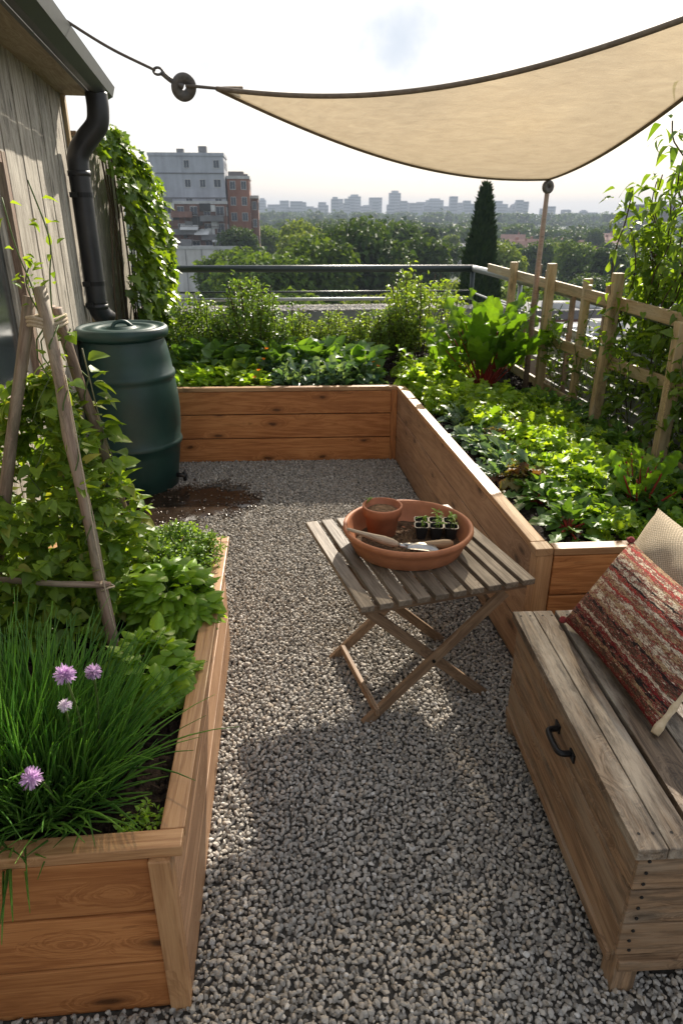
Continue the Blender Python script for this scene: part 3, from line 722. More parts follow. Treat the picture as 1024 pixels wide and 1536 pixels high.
# ------------------------------------------------------------------ storage bench
BN = Vector((.688, .921, 0)); bd = Vector((.0385, .908, 0)).normalized(); bw = Vector((bd.y, -bd.x, 0)); BL = .91
def bp(d, w, z): return BN + bd*d + bw*w + Vector((0, 0, z))
bn = thing('storage_bench', 'weathered wooden storage bench with grey plank lid and iron handle', 'bench', bp(.45, .27, 0))
for w_, wid in ((.033, .064), (.0985, .062), (.1865, .090), (.279, .085), (.374, .095), (.475, .095)):
    board('lid_plank', bp(0, w_, .456), bp(BL, w_, .456), wid, .03, M['grey_wood'], bn, (0, 0, 1), .003)
for z0, z1 in ((.105, .205), (.210, .322), (.327, .438)):
    board('front_plank', bp(.024, .026, (z0+z1)/2), bp(BL-.02, .026, (z0+z1)/2), z1-z0, .022, M['bench_wood'], bn, -bw)
ends = []
for z0, z1 in ((.122, .222), (.227, .330), (.335, .439)):
    for d, nm in ((.0265, -1), (BL-.022, 1)):
        e = board('end_plank', bp(d, .0165 if nm < 0 else .03, (z0+z1)/2), bp(d, .50, (z0+z1)/2), z1-z0, .025, M['bench_wood'], bn, bd*nm)
        if nm < 0: ends.append((e, z0, z1))
board('bottom_strip', bp(.012, .02, .104), bp(.012, .50, .104), .032, .03, M['bench_wood'], bn, -bd)
board('bottom_strip', bp(.03, .012, .094), bp(BL-.03, .012, .094), .03, .012, M['bench_wood'], bn, -bw)
board('back_panel', bp(.03, .505, .25), bp(BL-.03, .505, .25), .37, .02, M['bench_wood'], bn, bw)
for d, w_ in ((.034, .046), (BL-.04, .046), (.034, .465), (BL-.04, .465)): board('leg', bp(d, w_, 0), bp(d, w_, .118), .055, .055, M['bench_wood'], bn, bw)
for e, z0, z1 in ends:
    ps = [bp(.0135, .042 + random.uniform(-.004, .004), z0 + (z1-z0)*t) for t in (.18, .5, .83)]
    V, F = join(*[tube([p[:], (p - bd*.0022)[:]], .0042, 8) for p in ps]); obj('nail_head', V, F, M['nail'], e)
V, F = join(*[tube([bp(d, w_, .4705)[:], bp(d, w_, .4718)[:]], .0035, 8) for d in (.04, .88) for w_ in (.02, .05, .09, .12, .17, .21)]); obj('nail_head', V, F, M['nail'], bn)
hz = .372
V, F = join(tube(bez([bp(.375, .012, hz), bp(.378, -.012, hz), bp(.395, -.020, hz), bp(.450, -.020, hz), bp(.467, -.012, hz), bp(.47, .012, hz)], 6), .0085, 10))
h = obj('handle', V, F, M['iron'], bn, True)
for d in (.368, .477): board('handle_plate', bp(d-.016, .013, hz), bp(d+.016, .013, hz), .026, .006, M['iron'], h, -bw, .002)

# ------------------------------------------------------------------ cushions
def cushion(name, A, B_, C_, thick, mat, parent, n=28, uvs=(1, 1)):
    """A corner, B along e1, C along e2"""
    A, B_, C_ = Vector(A), Vector(B_), Vector(C_); e1, e2 = B_-A, C_-A; nn = e1.cross(e2).normalized()
    V, UV, F = [], [], []
    for sgn in (1, -1):
        for i in range(n+1):
            for j in range(n+1):
                u, v = i/n, j/n; a, b = 2*u-1, 2*v-1
                k = ((1-abs(a)**2.4)*(1-abs(b)**2.4)); h = thick*max(k, 0)**.55
                pin = .05*(1-abs(a)**1.5*0)  # edges drawn in between the corners
                uu = .5 + a/2*(1 - .07*(1-b*b)); vv = .5 + b/2*(1 - .07*(1-a*a))
                wr = .004*math.sin(17*u+5*v)*math.sin(13*v) * k
                p = A + e1*uu + e2*vv + nn*sgn*(h+wr); V.append(p[:]); UV.append((u, v))
        o = (0 if sgn > 0 else (n+1)**2)
        for i in range(n):
            for j in range(n):
                q = [o+i*(n+1)+j, o+(i+1)*(n+1)+j, o+(i+1)*(n+1)+j+1, o+i*(n+1)+j+1]; F.append(q if sgn > 0 else q[::-1])
    return obj(name, V, np.array(F), mat, parent, True, uv=UV)
def fabric(name, kilim):
    m, nt, nodes, L = newmat(name); uv = N(nt, 'ShaderNodeUVMap', uv_map='UVMap')
    def mapd(s): 
        q = N(nt, 'ShaderNodeMapping'); q.inputs['Scale'].default_value = s; L.new(uv.outputs[0], q.inputs[0]); return q.outputs[0]
    wv = N(nt, 'ShaderNodeTexChecker', i_Scale=1.); L.new(mapd((75, 60, 1)), wv.inputs['Vector']); wv.inputs[1].default_value = (1, 1, 1, 1); wv.inputs[2].default_value = (.35, .35, .35, 1)
    fine = N(nt, 'ShaderNodeTexNoise', i_Scale=1., i_Detail=2.); L.new(mapd((75, 120, 1)), fine.inputs['Vector'])
    if kilim:
        wob = N(nt, 'ShaderNodeTexNoise', i_Scale=1., i_Detail=4., i_Roughness=.7); L.new(mapd((9, 11, 1)), wob.inputs['Vector'])
        sp = N(nt, 'ShaderNodeSeparateXYZ'); L.new(uv.outputs[0], sp.inputs[0])
        v = math_(nt, 'ADD', sp.outputs[1], math_(nt, 'MULTIPLY', math_(nt, 'SUBTRACT', wob.outputs['Fac'], .5), .085))
        cream, red, dred, brown, black, tan = (.52, .43, .31), (.33, .045, .035), (.16, .018, .018), (.085, .045, .028), (.025, .018, .016), (.33, .22, .12)
        cr = ramp(nt, [(0, dred), (.05, brown), (.10, tan), (.13, black), (.19, dred), (.23, cream), (.26, brown), (.33, black), (.37, tan), (.41, cream), (.47, tan), (.52, cream), (.56, red), (.585, tan), (.63, cream), (.67, red), (.70, black), (.72, cream), (.77, black), (.79, cream), (.84, tan), (.87, red), (.90, cream), (.94, red), (.965, tan)][:32], 'CONSTANT')
        L.new(v, cr.inputs[0])
        bl = N(nt, 'ShaderNodeTexNoise', i_Scale=1., i_Detail=3., i_Roughness=.75); L.new(mapd((26, 60, 1)), bl.inputs['Vector'])
        br = ramp(nt, [(0, red), (.38, (.03, .02, .018)), (.43, tan), (.46, (.1, .05, .03)), (.5, red), (.53, dred), (.6, cream), (.72, tan)], 'CONSTANT'); L.new(bl.outputs['Fac'], br.inputs[0])
        msk = N(nt, 'ShaderNodeTexNoise', i_Scale=1., i_Detail=4., i_Roughness=.7); L.new(mapd((15, 34, 3)), msk.inputs['Vector'])
        mr = ramp(nt, [(.47, (0, 0, 0)), (.53, (1, 1, 1))]); L.new(msk.outputs['Fac'], mr.inputs[0])
        col = mixc(nt, math_(nt, 'MULTIPLY', mr.outputs[0], .9), cr.outputs[0], br.outputs[0])
        wv2 = ramp(nt, [(.36, (.32,)*3), (.64, (1.3,)*3)]); L.new(fine.outputs['Fac'], wv2.inputs[0])
        col = mixc(nt, .75, col, wv2.outputs[0], 'MULTIPLY')
    else:
        cr = ramp(nt, [(.3, (.44, .345, .225)), (.7, (.68, .57, .41))]); L.new(fine.outputs['Fac'], cr.inputs[0])
        col = mixc(nt, .55, cr.outputs[0], wv.outputs[0], 'MULTIPLY')
    p = N(nt, 'ShaderNodeBsdfPrincipled', i_Roughness=.9); L.new(col, p.inputs['Base Color']); p.inputs['Specular IOR Level'].default_value = .15
    hgt = math_(nt, 'ADD', fine.outputs['Fac'], math_(nt, 'MULTIPLY', wv.outputs['Fac'], .6))
    b = N(nt, 'ShaderNodeBump', i_Strength=.7, i_Distance=.003); L.new(hgt, b.inputs['Height']); L.new(b.outputs[0], p.inputs['Normal'])
    o = N(nt, 'ShaderNodeOutputMaterial'); L.new(p.outputs[0], o.inputs[0]); return m
M['kilim'] = fabric('kilim_fabric', True); M['linen'] = fabric('linen_fabric', False)
k1 = thing('cushion', 'red, brown and cream woven kilim cushion leaning on the bench', 'cushion', (.95, 1.5, .47))
kc = ((.862, 1.745, .485), (.892, 1.235, .485), (1.068, 1.80, .730))
cushion('cover', *kc, .075, M['kilim'], k1)
A_, B2, C2 = [Vector(c) for c in kc]; D_ = B2 + (C2-A_)
# pale piped seam down the near edge
P = [B2 + (D_-B2)*t + Vector((.012*math.sin(PI*t), .028*math.sin(PI*t), -.004)) for t in np.linspace(-.01, 1, 20)]
V, F = tube([p[:] for p in P], .011 + .002*np.sin(np.arange(20)*1.9), 8); obj('seam_band', V, F, M['linen'] if False else plain('cream_band', (.58, .46, .30), (.45, .34, .2), .9, 60., 0, .4), k1, True)
for c in kc[:1] + (tuple(C2),):
    B, fc = ico(2); obj('tassel', B*np.array([.013, .013, .011])+np.array(c)+rng.normal(0, .001, B.shape), fc, plain('red_wool', (.25, .04, .035), (.15, .02, .02), .95, 200., 0, .5), k1)
k2 = thing('cushion', 'plain beige linen cushion behind the patterned one', 'cushion', (1.2, 1.75, .47))
cushion('cover', (1.135, 2.00, .485), (1.17, 1.50, .485), (1.262, 2.0, .745), .075, M['linen'], k2)
# ------------------------------------------------------------------ shade sail, rope, pulley, mast
def sailm():
    m, nt, nodes, L = newmat('sail_cloth'); tc = N(nt, 'ShaderNodeTexCoord')
    mp = N(nt, 'ShaderNodeMapping'); mp.inputs['Scale'].default_value = (2.2, 3, 15); mp.inputs['Rotation'].default_value = (0, math.radians(8), 0); L.new(tc.outputs['Object'], mp.inputs[0])
    n1 = N(nt, 'ShaderNodeTexNoise', i_Scale=3., i_Detail=6., i_Roughness=.62, i_Distortion=.5); L.new(mp.outputs[0], n1.inputs['Vector'])
    n2 = N(nt, 'ShaderNodeTexNoise', i_Scale=160., i_Detail=2.); L.new(tc.outputs['Object'], n2.inputs['Vector'])
    f = math_(nt, 'ADD', math_(nt, 'MULTIPLY', n1.outputs['Fac'], .7), math_(nt, 'MULTIPLY', n2.outputs['Fac'], .3))
    m3 = N(nt, 'ShaderNodeMapping'); m3.inputs['Scale'].default_value = (9, 9, 75); m3.inputs['Rotation'].default_value = (0, math.radians(8), 0); L.new(tc.outputs['Object'], m3.inputs[0])
    n3 = N(nt, 'ShaderNodeTexNoise', i_Scale=1., i_Detail=4., i_Roughness=.6, i_Distortion=.7); L.new(m3.outputs[0], n3.inputs['Vector'])
    f = math_(nt, 'ADD', math_(nt, 'MULTIPLY', f, .55), math_(nt, 'MULTIPLY', n3.outputs['Fac'], .45))
    cr = ramp(nt, [(.30, (.28, .21, .128)), (.70, (.45, .36, .235))]); L.new(f, cr.inputs[0])
    p = N(nt, 'ShaderNodeBsdfPrincipled', i_Roughness=.55); L.new(cr.outputs[0], p.inputs['Base Color']); p.inputs['Specular IOR Level'].default_value = .3
    t = N(nt, 'ShaderNodeBsdfTranslucent'); L.new(cr.outputs[0], t.inputs[0])
    b = N(nt, 'ShaderNodeBump', i_Strength=.8, i_Distance=.014); L.new(f, b.inputs['Height'])
    L.new(b.outputs[0], p.inputs['Normal']); L.new(b.outputs[0], t.inputs['Normal'])
    mx = N(nt, 'ShaderNodeMixShader', i_0=.55); L.new(p.outputs[0], mx.inputs[1]); L.new(t.outputs[0], mx.inputs[2])
    tr = N(nt, 'ShaderNodeBsdfTransparent'); tr.inputs[0].default_value = (.95, .84, .66, 1)        # open knitted weave
    m2 = N(nt, 'ShaderNodeMixShader', i_0=.16); L.new(mx.outputs[0], m2.inputs[1]); L.new(tr.outputs[0], m2.inputs[2])
    o = N(nt, 'ShaderNodeOutputMaterial'); L.new(m2.outputs[0], o.inputs[0]); return m
SA, SB, SC = np.array([-.254, 3.8, 2.217]), np.array([1.80, 4.78, 1.885]), np.array([1.70, 2.25, 2.36])
def sail_pt(a, b, c):
    """barycentric point with edges cut in and cloth hanging in a curve"""
    p = a*SA + b*SB + c*SC; G = (SA+SB+SC)/3
    pull = .10*4*(a*b) + .11*4*(a*c) + .12*4*(b*c)
    p = p + (G-p)*pull*.55
    sag = .13*4*a*b + .145*4*a*c + .115*4*b*c
    p = p - np.array([0, 0, sag + .3*a*b*c])
    return p
n = 44; V, idx, F = [], {}, []
for i in range(n+1):
    for j in range(n+1-i):
        idx[i, j] = len(V); V.append(sail_pt(i/n, j/n, 1-(i+j)/n))
for i in range(n):
    for j in range(n-i):
        F.append((idx[i, j], idx[i+1, j], idx[i, j+1]))
        if j < n-i-1: F.append((idx[i+1, j], idx[i+1, j+1], idx[i, j+1]))
sl = thing('shade_sail', 'sand coloured triangular shade sail stretched over the terrace', 'shade sail', (1.0, 3.6, 2.2))
cl_ = obj('cloth', np.array(V), np.array(F), sailm(), sl, True)
hem = plain('sail_hem', (.20, .15, .10), (.14, .10, .065), .75, 40., 0, .3)
for f_ in ((lambda t: (1-t, t, 0)), (lambda t: (1-t, 0, t)), (lambda t: (0, 1-t, t))):
    P = [sail_pt(*f_(t)) for t in np.linspace(0, 1, 40)]
    V, F = tube(P, .0105, 8); obj('hem', V, F, hem, cl_, True)
V, F = tube([SA + (SA-SB)*.0, SA + np.array([.12, .035, -.0])], [.008, .02], 8); obj('corner_patch', V, F, hem, cl_, True)
# pulley between rope and sail, at its left corner
pu = thing('pulley', 'round grey pulley block joining the rope to the sail corner', 'pulley', (-.39, 3.77, 2.22))
PL = np.array([-.405, 3.775, 2.217]); RP = np.array([-.515, 3.745, 2.275])
def disc(c, nrm, r, th, n=32, hole=.0):
    q = Vector(nrm).to_track_quat('Z', 'Y').to_matrix().to_4x4(); q.translation = c
    V, F = lathe([(r*.2, -th*.3), (r*.22, -th*.5), (r*.9, -th*.5), (r, -th*.3), (r, th*.3), (r*.9, th*.5), (r*.22, th*.5), (r*.2, th*.3)], n)
    F = [F[0], np.stack([7*n+np.arange(n), 7*n+(np.arange(n)+1) % n, (np.arange(n)+1) % n, np.arange(n)], 1)]
    V = np.array([(q @ Vector(v))[:] for v in V]); return V, F
V, F = disc(PL, (.42, -.86, -.3), .060, .020); obj('sheave', V, F, M['pulley'], pu, True)
V, F = tube(bez([PL+[.0, -.016, .0], PL+[-.05, -.014, .022], RP+[.02, 0, -.008]], 5), .012, 8); obj('strap', V, F, M['pulley'], pu, True)
a_ = np.linspace(0, 2*PI, 17); V, F = tube(np.stack([RP[0]+.02*np.cos(a_), np.full(17, RP[1]), RP[2]+.014*np.sin(a_)], 1), .006, 8); obj('shackle', V, F, M['pulley'], pu, True)
V, F = tube([PL+[.01, -.02, .004], SA+[0.02, 0, 0]], .007, 8); obj('cord', V, F, M['rope'], pu, True)
g = sh(1.5, .25, 2.44); rp = bez([g[:], (np.array(g[:])+RP)/2+[0, 0, -.015], RP+[-.012, 0, .003]], 8)
V, F = tube(rp, .0065, 8); tag(obj('rope', V, F, M['rope'], None, True), 'thin brown rope from the shed eave down to the pulley', 'rope')
# mast and its ring
ms = thing('sail_mast', 'slim brown pole rising behind the trellis to the sail corner', 'pole', (1.80, 4.80, .5))
V, F = tube([(1.80, 4.80, .48), (1.797, 4.805, 1.1), (1.80, 4.79, 1.80)], [.021, .019, .0155], 12); obj('pole', V, F, M['cane'], ms, True)
a_ = np.linspace(0, 2*PI, 17)
V, F = join(disc((1.80, 4.785, 1.838), (.25, -1, 0), .042, .02), tube([(1.80, 4.785, 1.79), (1.80, 4.785, 1.89)], .007, 8)); obj('ring_block', V, F, M['pulley'], ms, True)

# ------------------------------------------------------------------ parapet and railing
pw = thing('parapet_wall', 'low rooftop parapet wall topped with pale stone chips', 'wall', (.4, 6.85, 0))
V, F = join(box(-2.2, 2.35, 6.68, 7.12, -1.2, .83)); obj('wall', V, F, M['concrete'], pw)
B, fc = ico(1); m_ = 9000
tag(obj('stone_chips', *scatter((B*np.array([1.2, 1, .7]), fc), np.stack([rng.uniform(-1.4, 2.3, m_), rng.uniform(6.68, 7.1, m_), rng.uniform(.832, .842, m_)], 1), rotm(rng.uniform(0, 6, m_), rng.uniform(-.5, .5, m_), 0), rng.uniform(.007, .015, m_)), M['gravel'], pw), kind='stuff')
pw2 = thing('parapet_wall', 'low concrete parapet wall along the right terrace edge behind the trellis', 'wall', (2.3, 4, 0))
V, F = box(2.2, 2.42, -1, 6.675, -1.2, .55); obj('wall', V, F, M['concrete'], pw2)
rl = thing('railing', 'dark tubular metal railing along the back of the terrace', 'railing', (.4, 7, 0))
V, F = tube([(-2.2, 7.0, 1.205), (1.96, 7.0, 1.188)], .033, 16); obj('top_rail', V, F, M['rail'], rl, True)
for z, r in ((.985, .010), (.915, .016)):
    V, F = tube([(-2.2, 7.0, z), (1.96, 7.0, z-.012)], r, 10); obj('lower_rail', V, F, M['galv'] if z < .95 else M['rail'], rl, True)
for x in (-1.9, 1.955): 
    V, F = tube([(x, 7.0, .8), (x, 7.0, 1.19)], .022, 12); obj('post', V, F, M['rail'], rl, True)
rl2 = thing('railing', 'grey metal handrail running down the right side towards the trellis', 'railing', (1.96, 5.5, 0))
V, F = tube([(1.96, 7.0, 1.188), (1.96, 6.4, 1.19), (1.965, 1.5, 1.17)], .030, 14); obj('top_rail', V, F, M['galv'], rl2, True)
for y in (5.6, 3.9, 2.2):
    V, F = tube([(1.968, y, .45), (1.965, y, 1.17)], .018, 10); obj('post', V, F, M['galv'], rl2, True)
for z in (.80, .95):
    V, F = tube([(1.962, 6.95, z+.01), (1.967, 1.5, z)], .010, 8); obj('lower_rail', V, F, M['galv'], rl2, True)
# trellis
TX = 1.85
tl = thing('trellis', 'rough timber trellis fence with vines at the back of the long bed', 'trellis', (TX, 4.2, .49))
for y, zt, r in ((5.47, 1.335, .026), (4.67, 1.37, .027), (4.20, 1.31, .023), (3.735, 1.375, .028), (3.02, 1.215, .028), (2.35, 1.31, .028)):
    lean = random.uniform(-.012, .012)
    x_ = TX + (.05 if r == .023 else 0)
    board('post', (x_-lean, y+random.uniform(-.015, .015), .42), (x_+lean, y, zt), r*2.1, r*1.8, M['fence_wood'], tl, (0, -1, 0), .006)
for (ya, za), (yb, zb), hgt in (((6.25, 1.245), (1.6, 1.19), .066), ((5.6, .845), (1.6, .94), .068), ((5.4, .53), (1.6, .545), .068)):
    board('rail', (TX+.036, ya, za), (TX+.036, yb, zb), hgt, .022, M['fence_wood'], tl, (1, 0, 0), .005)
for y in (5.15, 4.9, 4.42, 3.95):
    board('stake', (TX+.075, y, .45), (TX+.075+random.uniform(-.02, .02), y+random.uniform(-.05, .05), random.uniform(1.22, 1.34)), .032, .026, M['cane'], tl, (0, -1, 0), .003)
# grey slatted screen beyond
sc = thing('slatted_screen', 'grey horizontal slatted screen low behind the trellis', 'screen', (2.06, 3.6, .4))
for k in range(6): board('slat', (2.06, 1.4, .50+k*.085), (2.05, 5.2, .47+k*.085), .068, .014, M['slat'], sc, (1, 0, 0), .002)
for y in (1.6, 3.1, 4.6): board('post', (2.085, y, .35), (2.085, y, 1.0), .04, .03, M['slat'], sc, (1, 0, 0), .003)

# ------------------------------------------------------------------ planting: templates
OV = lambda t: math.sin(PI*min(1, t**.75*.96+.04))**.75
LET = [leaf(1, .85, 11, 3, outline=lambda t: (.25+.75*min(1, t*1.7))*math.sqrt(max(0, 1-max(0, (t-.55)/.47)**2)), fold=.10, droop=d, ripple=.19, rf=f) for d, f in ((.25, 3.6), (.5, 2.7), (.05, 4.2), (.35, 3.1))]
KAL = [leaf(1, .62, 7, 3, outline=lambda t: (.14+.9*min(1, t*1.5)**1.6)*math.sqrt(max(0, 1-max(0, (t-.5)/.52)**2))*(1+.14*math.cos(t*30)), fold=.22, droop=d, ripple=.08, rf=3.4) for d in (.3, .5, .1)]
CHA = [leaf(1, .32, 14, 3, outline=lambda t: (.22+.85*min(1, t*2.4))*math.sqrt(max(0, 1-max(0, (t-.4)/.61)**2)), fold=.16, droop=d, ripple=.075, rf=4.3) for d in (.05, .2, .42, .1)]
OAK = [leaf(1, .62, 12, 3, outline=lambda t: (.2+.8*min(1, t*1.7))*math.sqrt(max(0, 1-max(0, (t-.5)/.51)**2))*(.74+.3*math.cos(t*26)), fold=.15, droop=d, ripple=.03) for d in (.25, .45)]
ROU = [leaf(1, .8, 5, 2, outline=OV, fold=.22, droop=d, ripple=.02) for d in (.15, .35, .5)]
LAN = [leaf(1, .42, 4, 1, outline=lambda t: math.sin(PI*min(1, t**.7*.97+.03)), fold=.3, droop=d) for d in (.15, .4)]
SMALL = [leaf(1, .55, 3, 1, outline=OV, fold=.35, droop=d) for d in (.1, .4)]
HEART = [lobed([(0, .08), (.16, -.04), (.36, .02), (.43, .22), (.34, .5), (.15, .8), (0, 1.02)], f, d) for f, d in ((.25, .2), (.1, .4), (.4, .1))]

def rosette(Ts, n, size, e_in=1.35, e_out=.25, spread=.02, stalk=0., jit=.15):
    i = np.arange(n); t = i/max(1, n-1)
    az = i*2.39996 + rng.normal(0, .25, n); el = e_in + (e_out-e_in)*t**.8 + rng.normal(0, jit, n)
    s = size*(.55+.5*np.sqrt(t))*rng.uniform(.8, 1.15, n)
    r = spread*t
    pos = np.stack([r*np.cos(az), r*np.sin(az), .002+0*az], 1)
    if stalk:
        d = np.stack([np.cos(az)*np.cos(el), np.sin(az)*np.cos(el), np.sin(el)], 1); st = stalk*rng.uniform(.7, 1.2, n)[:, None]
        tip = pos + d*st
        return scatter_mix(Ts, tip, rotm(az, el - .12, rng.normal(0, .25, n)), s), tube_mix([bez([p, (p+q)/2+[0, 0, .01], q + (q-p)*.5], 3) for p, q in zip(pos, tip)], .0045, 5)
    return scatter_mix(Ts, pos, rotm(az, el, rng.normal(0, .2, n)), s)

def stems_bush(paths, Ts, per, size, r=.003, clump=1, out=.012, el=(.25, .5), jit=.0):
    """leaves all the way up a set of stems"""
    pos, az = [], []
    for P in paths:
        P = np.asarray(P); m_ = per if np.isscalar(per) else per
        t = rng.uniform(.12, 1, m_)**.85*(len(P)-1); i = np.minimum(t.astype(int), len(P)-2); f = (t-i)[:, None]
        q = P[i]*(1-f)+P[i+1]*f
        a = rng.uniform(0, 2*PI, m_); q = q + np.stack([np.cos(a), np.sin(a), 0*a], 1)*out + rng.normal(0, jit, (m_, 3))
        pos.append(q); az.append(a)
    pos = np.concatenate(pos); az = np.concatenate(az); n = len(pos)
    L_ = scatter_mix(Ts, pos, rotm(az, rng.normal(el[0], el[1], n), rng.normal(0, .35, n)), rng.uniform(.6, 1.25, n)*size)
    return L_, tube_mix(paths, r, 4)

def dome_stems(c, n, R, H, bend=.25):
    out = []
    for _ in range(n):
        a = rng.uniform(0, 2*PI); q = math.sqrt(rng.random()); h = H*(1-.45*q*q)*rng.uniform(.8, 1.08)
        b = np.array(c) + [R*.3*q*math.cos(a), R*.3*q*math.sin(a), 0]; e = np.array(c) + [R*q*math.cos(a), R*q*math.sin(a), h]
        out.append(bez([b, (b+e)/2 + [R*q*math.cos(a)*bend*.5+rng.normal(0, .01), R*q*math.sin(a)*bend*.5+rng.normal(0, .01), h*.05], e], 4))
    return out

def plant(name, label, cat, c, lv, st, ml, ms=None, group=None):
    t = thing(name, label, cat, c, 0, group)
    obj('foliage', *lv, ml, t, True)
    if st is not None: obj('stem', *st, ms or M['stem'], t, True)
    return t

# ---- salad plants in the long bed: one mesh per kind of head, copied
SZ = .500
def heads(name, label, cat, group, mat, makers, spots, srange):
    protos = []
    for i, (x, y) in enumerate(spots):
        k = i % len(makers); s = rng.uniform(*srange); rz = rng.uniform(0, 6.3)
        Mx = Matrix.Translation((x, y, SZ + rng.uniform(-.004, .006))) @ Matrix.Rotation(rz, 4, 'Z') @ Matrix.Scale(s, 4)
        if k >= len(protos):
            o = obj(name, *makers[k], mat, None, True, Mx); protos.append(o)
        else:
            o = protos[k].copy(); COL.objects.link(o); o.matrix_basis = Mx
        tag(o, label, cat, group)
def edge_x(y): return .905 + (2.105-y)*.0297 + .03      # inner face of the long bed
def strip(y0, y1, dy, f0, f1, n, jit=.03):
    out = []
    for y in np.arange(y0, y1, dy):
        e = edge_x(y)
        for f in np.linspace(f0, f1, n): out.append((e + (1.80-e)*f + rng.normal(0, jit), y + rng.normal(0, jit)))
    return out
def head(Ts, R, H, n, size, e_top=1.25, e_side=.35, jit=.35):
    """leafy mound: many small ruffled leaf ends over a dome, gaps between"""
    a = rng.uniform(0, 2*PI, n); ph = np.arccos(1 - rng.random(n)**.8); q = rng.uniform(.55, 1.08, n)
    pos = np.stack([R*q*np.sin(ph)*np.cos(a), R*q*np.sin(ph)*np.sin(a), H*q*np.cos(ph)*.9 + .006], 1)
    el = e_top + (e_side-e_top)*np.sin(ph)**1.3 + rng.normal(0, jit, n)
    return scatter_mix(Ts, pos - np.array([0, 0, size*.25]), rotm(a+rng.normal(0, .6, n), el, rng.normal(0, .45, n)), size*rng.uniform(.6, 1.25, n))
lt = [head(LET, .095, .115, 95, .062) for _ in range(4)]
kl = [head(KAL, .085, .10, 60, .072, 1.2, .3) for _ in range(3)]
dk = [head(ROU, .085, .10, 90, .045, 1.1, .3, .5) for _ in range(3)]
heads('lettuce', 'frilly yellow-green lettuce in the middle of the long right bed', 'lettuce', 'lettuces down the middle of the long bed', M['lettuce'], lt, strip(2.75, 4.15, .155, .40, .78, 3, .035), (.8, 1.35))
heads('lettuce', 'bright green lettuce at the inner corner of the L-shaped bed', 'lettuce', 'lettuces at the corner of the beds', M['lettuce'], [head(LET, .10, .12, 95, .066) for _ in range(3)], [q for q in strip(4.2, 5.35, .16, .21, .56, 3, .03) if math.hypot(q[0]-1.47, q[1]-4.62) > .26], (.9, 1.35))
heads('young_kale', 'blue-green young kale along the inner edge of the long bed', 'kale', 'young kale along the inner edge', M['kale'], kl, strip(2.95, 4.15, .14, .20, .31, 2, .02), (.75, 1.1))
heads('spinach', 'dark green spinach plant towards the trellis in the long bed', 'spinach', 'spinach near the trellis', M['dark'], dk, strip(2.6, 4.4, .16, .80, 1.0, 2) + strip(2.42, 2.8, .15, .24, .95, 4), (.9, 1.35))
heads('lettuce', 'small frilly lettuce close to the front board of the long bed', 'lettuce', 'lettuces at the front of the long bed', M['lettuce'], lt[:3], [(1.30, 2.27), (1.43, 2.24), (1.24, 2.44), (1.56, 2.3), (1.34, 2.44), (1.68, 2.26), (1.5, 2.68), (1.25, 2.62), (1.62, 2.55)], (.6, .85))
heads('red_lettuce', 'purple-brown leaved lettuce among the green ones in the long bed', 'lettuce', 'red lettuces in the long bed', M['redleaf'], [head(LET, .08, .10, 70, .055) for _ in range(2)], [(1.17, 3.42), (1.22, 3.16), (1.12, 2.86), (1.30, 3.62), (1.55, 3.05)], (.85, 1.1))
# oak-leaved beet at the front edge
lv, st = rosette(OAK, 17, .135, 1.3, .05, .02, .045); V = (lv[0]*1.0 + np.array([1.115, 2.335, SZ]), lv[1]); S = (st[0] + np.array([1.115, 2.335, SZ]), st[1])
plant('beet_plant', 'broad jagged-leaved beet at the front corner of the long bed', 'beet', (1.09, 2.30, SZ), V, S, M['beet'], M['stalk'])
lv, st = rosette(OAK, 13, .13, 1.3, .1, .02, .04)
plant('beet_plant', 'smaller jagged-leaved beet near the inner edge of the long bed', 'beet', (1.06, 2.62, SZ), (lv[0]+np.array([1.10, 2.64, SZ]), lv[1]), (st[0]+np.array([1.10, 2.64, SZ]), st[1]), M['beet'], M['stalk'])
# chard
def chard(c, n, size, stalk, label, e0=1.45, e1=.75):
    i = np.arange(n); t = i/(n-1); az = i*2.39996+rng.normal(0, .2, n); el = e0+(e1-e0)*t+rng.normal(0, .08, n)
    c = np.array(c); pos = c + np.stack([.03*np.cos(az)*t, .03*np.sin(az)*t, 0*t], 1)
    d = np.stack([np.cos(az)*np.cos(el), np.sin(az)*np.cos(el), np.sin(el)], 1); L_ = stalk*rng.uniform(.75, 1.2, n)
    tip = pos + d*L_[:, None]
    lv = scatter_mix(CHA, tip - d*.02, rotm(az, el-.05, rng.normal(0, .5, n)), size*rng.uniform(.75, 1.1, n))
    st = join(*[tube(bez([p, (p+q)/2, q + (q-p)/l*size*.5], 3), np.linspace(.0085, .003, 7), 6) for p, q, l in zip(pos, tip, L_)])
    return plant('chard', label, 'chard', tuple(c), lv, st, M['chard'], M['stalk'])
chard((1.47, 4.74, SZ), 34, .43, .26, 'large upright chard with red stalks near the back of the trellis', 1.5, .80)
chard((1.20, 5.02, SZ), 14, .27, .15, 'shorter chard left of the large red stalked one', 1.45, .5)
chard((1.50, 2.52, SZ), 12, .17, .14, 'slender red stalked chard beside the nearest trellis post', 1.5, .9)
chard((1.76, 2.30, SZ), 8, .17, .12, 'low chard with red stalks behind the beige cushion', 1.3, .35)
